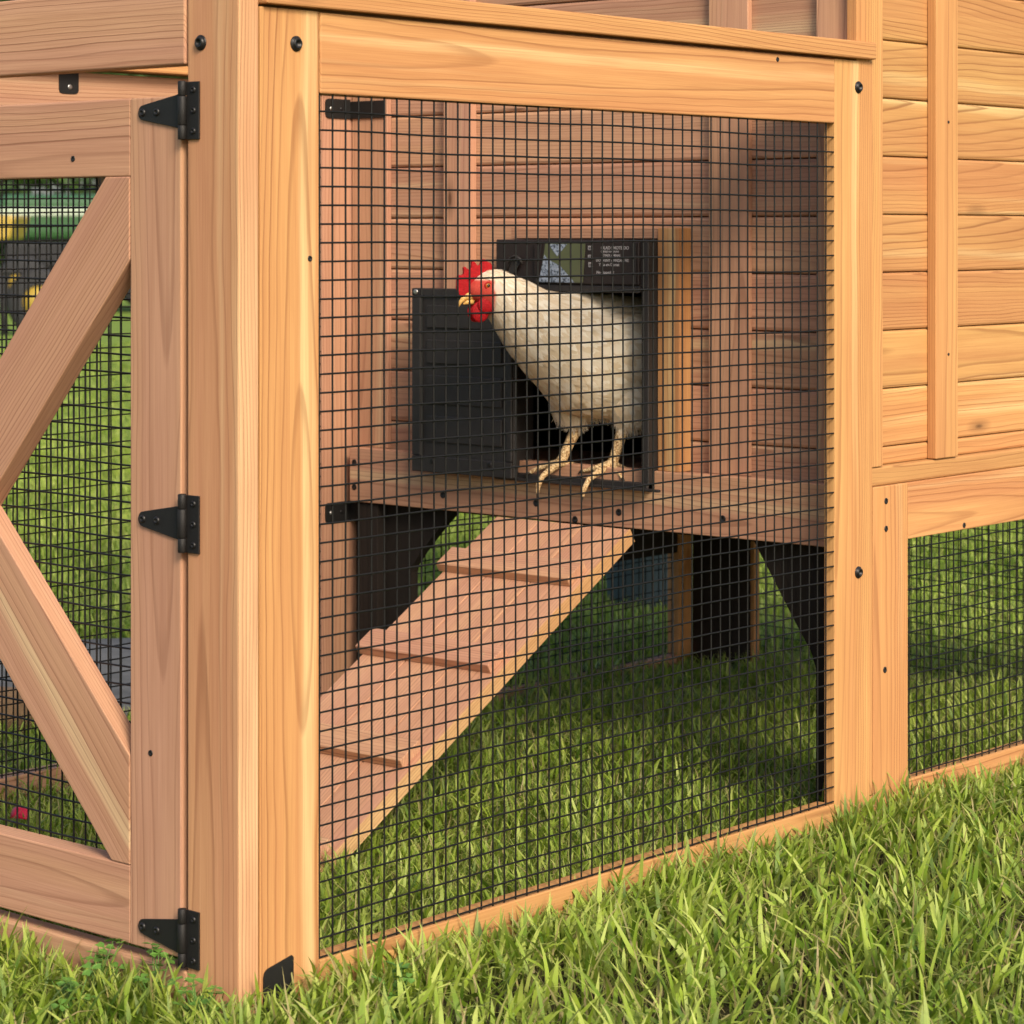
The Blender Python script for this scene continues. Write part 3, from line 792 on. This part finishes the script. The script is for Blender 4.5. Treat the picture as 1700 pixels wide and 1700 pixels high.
# fluffy lower thighs
hm.vertices.foreach_set('co', (co - np.array(hbase)).ravel())
hm.materials.clear(); hm.materials.append(M['hen'])
hm.polygons.foreach_set('material_index', [0] * len(hm.polygons))
hm.polygons.foreach_set('use_smooth', [True] * len(hm.polygons))
a = hm.attributes.new('hcol', 'FLOAT_VECTOR', 'POINT'); a.data.foreach_set('vector', np.stack([redm, legm, earm], 1).ravel())
hen = bpy.data.objects.new('hen', hm); COL.objects.link(hen); hen.location = hbase
tag(hen, 'white hen with red comb standing in the black hen door above the ramp', 'hen')
# feathers
def cards(name, parent, P0, DIR, NRM, L, Wd, mat, rnd, lift=.1, dry=None, base=None, seg=3, shape='feather', droop=None):
    """many small leaf/feather/blade strips; all arrays; returns object"""
    n = len(P0); SIDE = np.cross(DIR, NRM); SIDE /= np.linalg.norm(SIDE, axis=1)[:, None] + 1e-9
    ts = np.linspace(0, 1, seg + 1)
    if shape == 'blade': wf = np.array([.75, 1.0, .92, .72, .45, 0])[:seg + 1] if seg == 5 else np.interp(ts, [0, .35, .75, 1], [.8, 1, .62, .03])
    else: wf = np.interp(ts, [0, .4, .8, 1], [.45, 1, .85, .15])
    vt = np.empty((n, (seg + 1) * 2, 3)); gc = np.empty((n, (seg + 1) * 2, 3)); uv = np.zeros((n, (seg + 1) * 2, 3))
    for i, t in enumerate(ts):
        c = P0 + DIR * (L * t)[:, None] + NRM * (lift * L * t * (t if shape == 'blade' else (1 - t * .7)))[:, None]
        if droop is not None: c = c + np.array([0, 0, -1.0]) * (droop * L * t * t * t)[:, None]
        vt[:, 2 * i] = c - SIDE * (Wd * wf[i] / 2)[:, None]; vt[:, 2 * i + 1] = c + SIDE * (Wd * wf[i] / 2)[:, None]
        for q in (0, 1):
            gc[:, 2 * i + q, 0] = rnd; gc[:, 2 * i + q, 1] = t; gc[:, 2 * i + q, 2] = 0 if dry is None else dry
            uv[:, 2 * i + q, 0] = q + rnd * 13; uv[:, 2 * i + q, 1] = t + rnd * 7
    k_ = (seg + 1) * 2
    idx = np.empty((n, seg, 4), dtype=np.int32); st = (np.arange(n) * k_)[:, None]
    for i in range(seg):
        idx[:, i, 0] = st[:, 0] + 2 * i; idx[:, i, 1] = st[:, 0] + 2 * i + 1; idx[:, i, 2] = st[:, 0] + 2 * i + 3; idx[:, i, 3] = st[:, 0] + 2 * i + 2
    me = bpy.data.meshes.new(name)
    bse = np.array(base if base is not None else (0, 0, 0))
    V_ = (vt.reshape(-1, 3) - bse).astype(np.float32); F_ = idx.reshape(-1, 4)
    me.vertices.add(len(V_)); me.vertices.foreach_set('co', V_.ravel())
    me.loops.add(F_.size); me.loops.foreach_set('vertex_index', F_.ravel())
    me.polygons.add(len(F_)); me.polygons.foreach_set('loop_start', np.arange(0, F_.size, 4, dtype=np.int32))
    me.update(calc_edges=True)
    me.polygons.foreach_set('use_smooth', np.ones(len(F_), dtype=bool))
    a = me.attributes.new('gcol', 'FLOAT_VECTOR', 'POINT'); a.data.foreach_set('vector', gc.reshape(-1, 3).astype(np.float32).ravel())
    a = me.attributes.new('guv', 'FLOAT_VECTOR', 'POINT'); a.data.foreach_set('vector', uv.reshape(-1, 3).astype(np.float32).ravel())
    me.materials.append(M[mat]); me.validate()
    o = bpy.data.objects.new(name, me); COL.objects.link(o)
    if parent: o.parent = parent
    return o
ok = np.where((legm < .1) & (redm < .05) & (earm < .1) & (hs < .232) & (hz > .70))[0]
pick = NP.choice(ok, 5200)
fl = -np.array(HD)[None] * 1.0 + np.array([0, 0, -1.0]) * (.35 + .9 * sst(hs[pick], -.02, .2) + 1.2 * (1 - sst(hz[pick], .70, .76)))[:, None]
fl += NP.normal(0, .12, fl.shape)
nr = no[pick]; fl -= nr * (fl * nr).sum(1)[:, None]; fl /= np.linalg.norm(fl, axis=1)[:, None]
neck = sst(hs[pick], .08, .2)
Lf = (.026 - .012 * neck) * NP.uniform(.7, 1.25, len(pick)); Wf = (.013 - .008 * neck) * NP.uniform(.8, 1.2, len(pick))
cards('plumage', hen, co[pick] + nr * .0004 - fl * .004, fl, nr, Lf, Wf, 'feather', NP.uniform(0, 1, len(pick)), lift=.07, base=hbase)
ok = np.where((hz > .672) & (hz < .702) & (legm < .9))[0]
pick = NP.choice(ok, 900); nr = no[pick]
fl = np.array([0, 0, -1.0]) + nr * .55 - np.array(HD) * .2 + NP.normal(0, .25, (len(pick), 3)); fl /= np.linalg.norm(fl, axis=1)[:, None]
cards('fluff', hen, co[pick] - nr * .002, fl, nr, NP.uniform(.007, .017, len(pick)), NP.uniform(.0006, .0016, len(pick)), 'feather', NP.uniform(.3, 1, len(pick)), lift=.25, base=hbase)
def hpart(name, fn):
    b = MB(); fn(b); return b.build(name, hen)
def smooth_obj(o, lv=1):
    m = o.modifiers.new('sub', 'SUBSURF'); m.levels = m.render_levels = lv
    o.data.polygons.foreach_set('use_smooth', [True] * len(o.data.polygons))
cmb = [(.197, .974), (.199, .985), (.204, .996), (.211, .9985), (.216, 1.003), (.223, 1.004), (.2265, .993), (.231, .991), (.2375, .999), (.2435, 1.0005), (.2445, .9875), (.2490, .9835), (.2575, .990),
       (.2605, .988), (.2595, .9765), (.2640, .9735), (.2700, .975), (.2730, .964), (.2740, .950), (.2690, .938), (.2600, .930), (.2500, .934), (.243, .945), (.232, .958), (.215, .968)]
o = hpart('comb', lambda b: b.prism(cmb, H(0, -.0035, 0), HD, Z, HN, .007, 'comb', .0012)); 
def wat(b):
    for n_, tl in ((.0105, .10), (-.0105, -.10)):
        N_ = (HN + HD * tl).normalized()
        lobe(b, H(.2300, n_, .9060), (N_.cross(Z), N_, Z), (.0175, .0052, .0200), 'comb', 16)
        lobe(b, H(.2190, n_ * 1.7, .9200), (N_.cross(Z), N_, Z), (.0190, .0050, .0170), 'comb', 16)
hpart('wattle', wat)
def beak(b):
    b.tube([H(.240, 0, .9360), H(.250, 0, .9350), (H(.259, 0, .9310)), H(.2655, 0, .9240), H(.2695, 0, .9150)], [.0085, .0075, .0056, .0036, .0008], 'beak', 12)
    b.tube([H(.240, 0, .9250), H(.252, 0, .9240), H(.2600, 0, .9200)], [.0060, .0046, .0012], 'beak', 10)
hpart('beak', beak)
for sgn in (1, -1):
    def eye(b):
        N_ = HN * sgn
        lobe(b, H(.2205, sgn * .0240, .9545), (HD, N_, Z), (.0056, .0040, .0054), 'eye_orange', 16)
        lobe(b, H(.2205, sgn * .0262, .9545), (HD, N_, Z), (.0034, .0026, .0034), 'eye_black', 14)
        ring = [H(.2205 + .0066 * math.cos(a_), sgn * .0252, .9545 + .0060 * math.sin(a_)) for a_ in np.linspace(0, 2 * math.pi, 17)]
        b.tube(ring, .0014, 'comb', 6, False)
    hpart('eye', eye)
for p, q in toes:
    d_ = (q - p).normalized()
    hpart('claw', lambda b: b.tube([q, q + d_ * .007 + Z * .001, q + d_ * .013 - Z * .004], [.0034, .0024, .0005], 'claw', 6))

# ---------------------------------------------------------------- small and far things
# red petal
b = MB()
pl = []; 
for i in range(5):
    for j in range(5):
        u_, v_ = i / 4 - .5, j / 4 - .5
        pl.append(Vector((.437 + v_ * -.012 + u_ * .020, 1.012 + v_ * .03 + u_ * .016, .066 + .010 * math.cos(u_ * 3) * (1 - v_ * v_ * 3) + u_ * .012)))
b.add(pl, [(i * 5 + j, i * 5 + j + 1, (i + 1) * 5 + j + 1, (i + 1) * 5 + j) for i in range(4) for j in range(4)], M['petal'], smooth=True)
pet = b.build('petal', None, org=(.437, 1.012, .055)); sm = pet.modifiers.new('s', 'SOLIDIFY'); sm.thickness = .0008
tag(pet, 'red flower petal lying in the grass behind the braced door', 'petal')
# log
b = MB()
c0 = Vector((1.07, 1.80, .050)); dl = Vector((-.80, .60, 0))
b.tube([c0 - dl * .02 + dl * t * .6 + Vector((0, 0, .004 * math.sin(t * 7))) for t in np.linspace(0, 1, 9)], [.050, .054, .052, .055, .053, .056, .054, .052, .049], 'logwood', 16)
lo_ = b.build('log', None, org=(.85, 1.95, 0)); tag(lo_, 'short brown weathered log lying at the edge of the concrete path', 'log')
# blue bucket
b = MB()
c0 = Vector((3.33, 1.94, 0))
b.lathe(c0, Z, [(.0, .002), (.085, .002), (.092, .01), (.115, .24), (.120, .245), (.120, .262), (.112, .262), (.108, .24), (.086, .03), (0, .03)], 'blue_plastic', 28)
bk = b.build('bucket', None, org=c0)
tag(bk, 'blue grey plastic bucket on the lawn behind the coop', 'bucket')
c = MB(); c.tube([c0 + Vector((.118 * math.cos(a_), .118 * math.sin(a_) * .6 - .05 * math.sin(a_), .25 - .06 * math.sin(a_))) for a_ in np.linspace(0, math.pi, 11)], .003, 'steel', 6); c.build('handle', bk)

def far_pt(px, d, z=0.0):
    """point d metres ahead of the photographer along his view axis, px pixels across (1700 px wide frame)"""
    f_ = Vector((math.sin(YAW), math.cos(YAW), 0)); r_ = Vector((math.cos(YAW), -math.sin(YAW), 0))
    p = Vector((CAM.x, CAM.y, 0)) + f_ * d + r_ * ((px - 850) / 4230 * d); p.z = z; return p
VF = Vector((math.sin(YAW), math.cos(YAW), 0)); VR = Vector((math.cos(YAW), -math.sin(YAW), 0))
def wheel(parent, c, ax, r, w):
    b = MB(); h = w / 2
    b.lathe(Vector(c) - Vector(ax) * h, ax, [(r * .5, 0), (r * .9, 0), (r, w * .2), (r, w * .8), (r * .9, w), (r * .5, w)], 'tyre', 24)
    o = b.build('wheel', parent)
    b = MB(); b.lathe(Vector(c) - Vector(ax) * (h * .8), ax, [(0.01, 0), (r * .52, 0), (r * .52, w * .8), (r * .2, w * .7), (0.01, w * .8)], 'yellow_paint', 20); b.build('rim', o)
    return o
# green garden tractor, far off on the lawn
T0 = far_pt(165, 34)
trc = empty('garden_tractor', T0); trc.scale = (1.7, 1.7, 1.7)
tag(trc, 'blurred green garden tractor with a pale hood stripe on the far lawn', 'tractor')
a1, a2 = -VR, VF      # nose towards the left
def tb(b, o, l, w, h, m, bev=.03): b.board(T0 + a1 * o[0] + a2 * (o[1] - w / 2) + Z * o[2], a1 * l, a2 * w, Z * h, m, bev, 3)
part('hood', trc, lambda b: tb(b, (-.10, 0, .55), .85, .52, .36, 'green_paint', .07))
part('stripe', trc, lambda b: tb(b, (-.05, 0, .74), .78, .54, .07, 'white_paint', .01))
part('chassis', trc, lambda b: tb(b, (-.75, 0, .34), 1.45, .46, .20, 'tyre', .03))
part('fender', trc, lambda b: tb(b, (-.85, 0, .60), .62, .98, .14, 'green_paint', .06))
def seat(b):
    tb(b, (-.62, 0, .76), .40, .42, .10, 'yellow_paint', .04); tb(b, (-.72, 0, .80), .10, .42, .36, 'yellow_paint', .04)
part('seat', trc, seat)
def swh(b):
    b.tube([T0 + a1 * -.12 + Z * .86, T0 + a1 * -.22 + Z * 1.08], .02, 'tyre', 8)
    b.tube([T0 + a1 * (-.24 + .03 * math.cos(t)) + a2 * (.17 * math.sin(t)) + Z * (1.08 + .12 * math.cos(t)) for t in np.linspace(0, 6.2832, 17)], .018, 'tyre', 8, False)
part('steering_wheel', trc, swh)
part('roll_bar', trc, lambda b: b.tube([T0 + a1 * -.82 + a2 * -.4 + Z * .6, T0 + a1 * -.82 + a2 * -.4 + Z * 1.45, T0 + a1 * -.82 + a2 * .4 + Z * 1.45, T0 + a1 * -.82 + a2 * .4 + Z * .6], .035, 'red_paint', 8))
part('lamp', trc, lambda b: tb(b, (.72, 0, .62), .05, .40, .10, 'white_paint', .02))
wheel(trc, T0 + a1 * -.52 + a2 * -.42 + Z * .36, a2, .36, .24); wheel(trc, T0 + a1 * -.52 + a2 * .42 + Z * .36, a2, .36, .24)
wheel(trc, T0 + a1 * .52 + a2 * -.36 + Z * .22, a2, .22, .16); wheel(trc, T0 + a1 * .52 + a2 * .36 + Z * .22, a2, .22, .16)
# yellow cart at the far left
T0 = far_pt(-32, 26)
crt = empty('garden_cart', T0); crt.scale = (1.8, 1.8, 1.8)
tag(crt, 'yellow tub garden cart, out of focus at the left edge of the far lawn', 'cart')
part('tub', crt, lambda b: b.prism([(-.26, .68), (.24, .68), (.20, .54), (-.14, .52)], T0 - VF * .2, VR, Z, VF, .45, 'yellow_paint', .02))
part('frame', crt, lambda b: (b.tube([T0 + VR * -.30 + Z * .62, T0 + VR * -.20 + Z * .36, T0 + VR * .3 + Z * .36], .018, 'tyre', 8), b.tube([T0 + VR * .1 + Z * .38, T0 + VR * .14 + Z * .0], .018, 'tyre', 8)))
wheel(crt, T0 + VR * .34 + Z * .19, VF, .19, .10)
# orange pot
T0 = far_pt(74, 24)
b = MB(); b.lathe(T0, Z, [(.0, 0), (.055, 0), (.07, .14), (.078, .145), (.078, .17), (.066, .17), (0, .15)], 'orange_paint', 20)
po = b.build('flower_pot', None, org=T0); tag(po, 'small orange flower pot on the lawn in front of the green tractor', 'flower pot')

# trees
def tree(label, base, h, r, seed, nl=5200):
    rg = np.random.default_rng(seed); rs = random.Random(seed)
    root = empty('leafy_tree', base); tag(root, label, 'tree')
    b = MB(); top = base + Z * h * .62
    b.tube([base - Z * .1, base + Z * h * .2 + X * .05, base + Z * h * .42 - X * .06, top], [h * .030, h * .022, h * .017, h * .008], 'bark', 10)
    tips = []
    for i in range(11):
        a_ = i * 2.4; s0 = base + Z * h * rs.uniform(.25, .55); L_ = r * rs.uniform(.6, .95)
        e = s0 + Vector((math.cos(a_) * L_, math.sin(a_) * L_, h * rs.uniform(.12, .35)))
        b.tube([s0, (s0 + e) / 2 + Z * .1, e], [h * .010, h * .006, h * .002], 'bark', 6); tips.append(e)
    b.build('trunk', root)
    cen = np.array([list(t) for t in tips] + [list(base + Z * h * q) for q in (.55, .68, .8, .9)]); ci = rg.integers(0, len(cen), nl)
    dv = rg.normal(0, 1, (nl, 3)); dv /= np.linalg.norm(dv, axis=1)[:, None]
    rad = r * .42 * rg.uniform(.4, 1, nl) ** .5 * rg.uniform(.7, 1.15, len(cen))[ci]
    p = cen[ci] + dv * rad[:, None] * np.array([1, 1, .8])
    dr = dv * .5 + rg.normal(0, 1, (nl, 3)); dr /= np.linalg.norm(dr, axis=1)[:, None]
    nn_ = np.cross(dr, rg.normal(0, 1, (nl, 3))); nn_ /= np.linalg.norm(nn_, axis=1)[:, None]
    cards('crown', root, p, dr, nn_, rg.uniform(.14, .30, nl), rg.uniform(.09, .17, nl), 'leaves', np.clip(rg.uniform(0, 1, nl) * .6 + .4 * (rg.uniform(0, 1, len(cen))[ci]), 0, 1), seg=2, base=base)
tree('bushy dark green tree at the far left behind the yellow cart', far_pt(-60, 46), 5.5, 2.4, 3, 9000)
tree('tall leafy tree behind the green tractor at the end of the lawn', far_pt(170, 50), 7.5, 2.6, 5, 9000)
# hedge: one far mass
nl = 60000
t = NP.uniform(-30, 34, nl)
hp = np.array(far_pt(850, 60)); p = hp + np.array(VR) * t[:, None] + np.array(VF) * NP.normal(0, .9, nl)[:, None]
p[:, 2] = NP.uniform(0, 1, nl) ** .8 * (2.6 + .6 * np.sin(t * .7) + .5 * np.sin(t * 1.9))
dr = NP.normal(0, 1, (nl, 3)); dr /= np.linalg.norm(dr, axis=1)[:, None]
n3 = np.cross(dr, NP.normal(0, 1, (nl, 3))); n3 /= np.linalg.norm(n3, axis=1)[:, None]
hd_ = cards('hedge', None, p, dr, n3, NP.uniform(.2, .42, nl), NP.uniform(.12, .22, nl), 'leaves', NP.uniform(0, 1, nl), seg=2)
tag(hd_, 'dark clipped hedge along the end of the lawn', 'hedge', kind='stuff')

# ---------------------------------------------------------------- grass
CF = np.array([math.sin(YAW), math.cos(YAW)]); CR = np.array([math.cos(YAW), -math.sin(YAW)])
def in_view(x, y, m=170, maxpy=2050):
    dx, dy = x - CAM.x, y - CAM.y
    d_ = dx * CF[0] + dy * CF[1]; r_ = dx * CR[0] + dy * CR[1]
    d_ = np.maximum(d_, .01)
    px = 850 + 4230 * r_ / d_; py = 385 + 4230 * CAM.z / d_
    return (px > -m) & (px < 1700 + m) & (py < maxpy) & (d_ > .5)
def grass(name, x, y, hmin, hmax, wmin, wmax, dryp, label, lean=.45, seg=4):
    n = len(x)
    h = NP.uniform(hmin, hmax, n) * (.75 + .5 * (np.sin(x * 9 + np.sin(y * 7)) * np.sin(y * 11 + 1) * .5 + .5))
    a = NP.uniform(0, 2 * np.pi, n); ln = np.abs(NP.normal(0, lean, n))
    dr = np.stack([np.cos(a) * ln, np.sin(a) * ln, np.ones(n)], 1); dr /= np.linalg.norm(dr, axis=1)[:, None]
    a2_ = a + NP.normal(0, .8, n)
    hd2 = np.stack([np.cos(a2_), np.sin(a2_), np.zeros(n)], 1)
    nr = hd2 - dr * (hd2 * dr).sum(1)[:, None]; nr /= np.linalg.norm(nr, axis=1)[:, None]
    dry = (NP.uniform(0, 1, n) < dryp) * NP.uniform(.5, 1, n)
    w = NP.uniform(wmin, wmax, n) * np.where(dry > 0, .5, 1.0)
    rnd = np.clip(NP.normal(.48, .28, n) + .18 * np.sin(x * 3.1) * np.sin(y * 2.3 + 1), 0, 1)
    o = cards(name, None, np.stack([x, y, np.full(n, -.003)], 1), dr, nr, h, w, 'grass', rnd, lift=NP.uniform(.05, .55, n), dry=dry, seg=seg, shape='blade', droop=NP.uniform(0, .35, n))
    tag(o, label, 'grass', kind='stuff'); return o
def scatter(n, x0, x1, y0, y1): return NP.uniform(x0, x1, n), NP.uniform(y0, y1, n)
def blocked(x, y, m=.0):
    bx = ((y > -.001) & (y < .037) & (x > .0) & (x < 2.79)) | ((x > -.002) & (x < .036) & (y > 0) & (y < 1.28))
    return bx
# outside, in front
x, y = scatter(115000, -2.0, 4.2, -3.2, 1.6)
ins = (x > 0) & (y > 0)
kpt = ~ins & in_view(x, y) & ~blocked(x, y)
x, y = x[kpt], y[kpt]
grass('lawn_grass', x, y, .055, .115, .0050, .0100, .18, 'coarse bright green lawn grass in front of the coop', .48, 4)
# dense short understorey outside
x, y = scatter(150000, -2.0, 4.2, -3.2, 1.6)
kpt = ~((x > 0) & (y > 0)) & in_view(x, y) & ~blocked(x, y)
grass('lawn_grass', x[kpt], y[kpt], .020, .050, .0014, .0032, .38, 'fine short growth between the coarse blades in front of the coop', .7, 3)
# inside run and under the house
x, y = scatter(52000, .04, 3.1, .04, 1.6)
kpt = in_view(x, y) & ~blocked(x, y)
grass('lawn_grass', x[kpt], y[kpt], .045, .098, .0032, .0075, .18, 'lawn grass inside the run and under the house', .42, 4)
x, y = scatter(60000, .04, 3.1, .04, 1.6)
kpt = in_view(x, y) & ~blocked(x, y)
grass('lawn_grass', x[kpt], y[kpt], .020, .060, .0009, .0022, .42, 'fine straw coloured grass inside the run', .6, 3)
# behind
x, y = scatter(460000, -.5, 14, .04, 16)
x2, y2 = scatter(330000, -.5, 7, .04, 7); x = np.concatenate([x, x2]); y = np.concatenate([y, y2])
def onpath(x, y):
    qx, qy = x - 1.22, y - 1.86
    return (qx * .6 + qy * .8 > -.01) & (qx * .6 + qy * .8 < .96) & (-.8 * qx + .6 * qy > -.63)
kpt = in_view(x, y, 60) & ~((x < 3.1) & (y < 1.6) & (x > .04)) & ~onpath(x, y)
dd_ = np.hypot(x, y)
kpt &= NP.uniform(0, 1, len(x)) < np.clip(6 / dd_, .2, 1) 
grass('lawn_grass', x[kpt], y[kpt], .035, .075, .003, .007, .10, 'open lawn grass beyond the back of the coop', .45, 3)

# longer blades the mower leaves along the foot of the frame
x, y = scatter(3600, -.1, 2.6, -.10, -.003); x2, y2 = scatter(1500, -.10, -.004, -.08, 1.0)
x = np.concatenate([x, x2]); y = np.concatenate([y, y2])
grass('lawn_grass', x, y, .050, .105, .0040, .0085, .15, 'longer unmown grass along the foot of the coop frame', .45, 4)

# clover weeds at the foot of the corner post
k = NT('clover_leaf'); tc = k.n('TexCoord').outputs['Object']
k.l(k.mix(k.noise(tc, 60, 3), (.05, .14, .018), (.12, .24, .035)), k.b.inputs['Base Color']); k.b.inputs['Roughness'].default_value = .5
M['clover'] = k.m
def clover(p, seed, label, hgt=.06):
    rs = random.Random(seed); b = MB(); st = MB()
    for i in range(12):
        a_ = rs.uniform(0, 6.28); rr = rs.uniform(.0, .035); hh = hgt * 1.25 * rs.uniform(.55, 1.1)
        e = Vector(p) + Vector((math.cos(a_) * rr, math.sin(a_) * rr, hh))
        st.tube([Vector(p), (Vector(p) + e) / 2 + Vector((0, 0, .01)), e], [.0008, .0007, .0006], 'clover', 5)
        tl = Vector((rs.uniform(-.4, .4), rs.uniform(-.4, .4), 1)).normalized(); A = tl.orthogonal().normalized(); B_ = tl.cross(A)
        sz = rs.uniform(.009, .014); a0 = rs.uniform(0, 6.28)
        for q in range(3):
            t_ = a0 + q * 2.094; d1 = A * math.cos(t_) + B_ * math.sin(t_); d2 = tl.cross(d1)
            pts = [e, e + d1 * sz * .5 + d2 * sz * .45 + tl * sz * .1, e + d1 * sz * 1.05 + d2 * sz * .42, e + d1 * sz * .98, e + d1 * sz * 1.05 - d2 * sz * .42, e + d1 * sz * .5 - d2 * sz * .45 + tl * sz * .1]
            b.add(pts, [(0, 1, 2, 3), (0, 3, 4, 5)], M['clover'])
    root = empty('clover_plant', p); tag(root, label, 'clover', 'clover plants at the foot of the coop')
    st.build('stem', root); b.build('leaf', root)
clover((-.035, .125, 0), 1, 'small clover plant right at the foot of the corner post below the lowest hinge', .075)
clover((-.05, .02, 0), 2, 'small clover plant in front of the corner edge of the post', .06)
clover((-.045, .235, 0), 3, 'small clover plant against the ground rail left of the lowest hinge', .07)
clover((-.13, .18, 0), 4, 'small clover plant nearest the bottom left of the lawn', .06)
clover((.20, -.10, 0), 5, 'small clover plant in the grass by the black foot plate', .05)
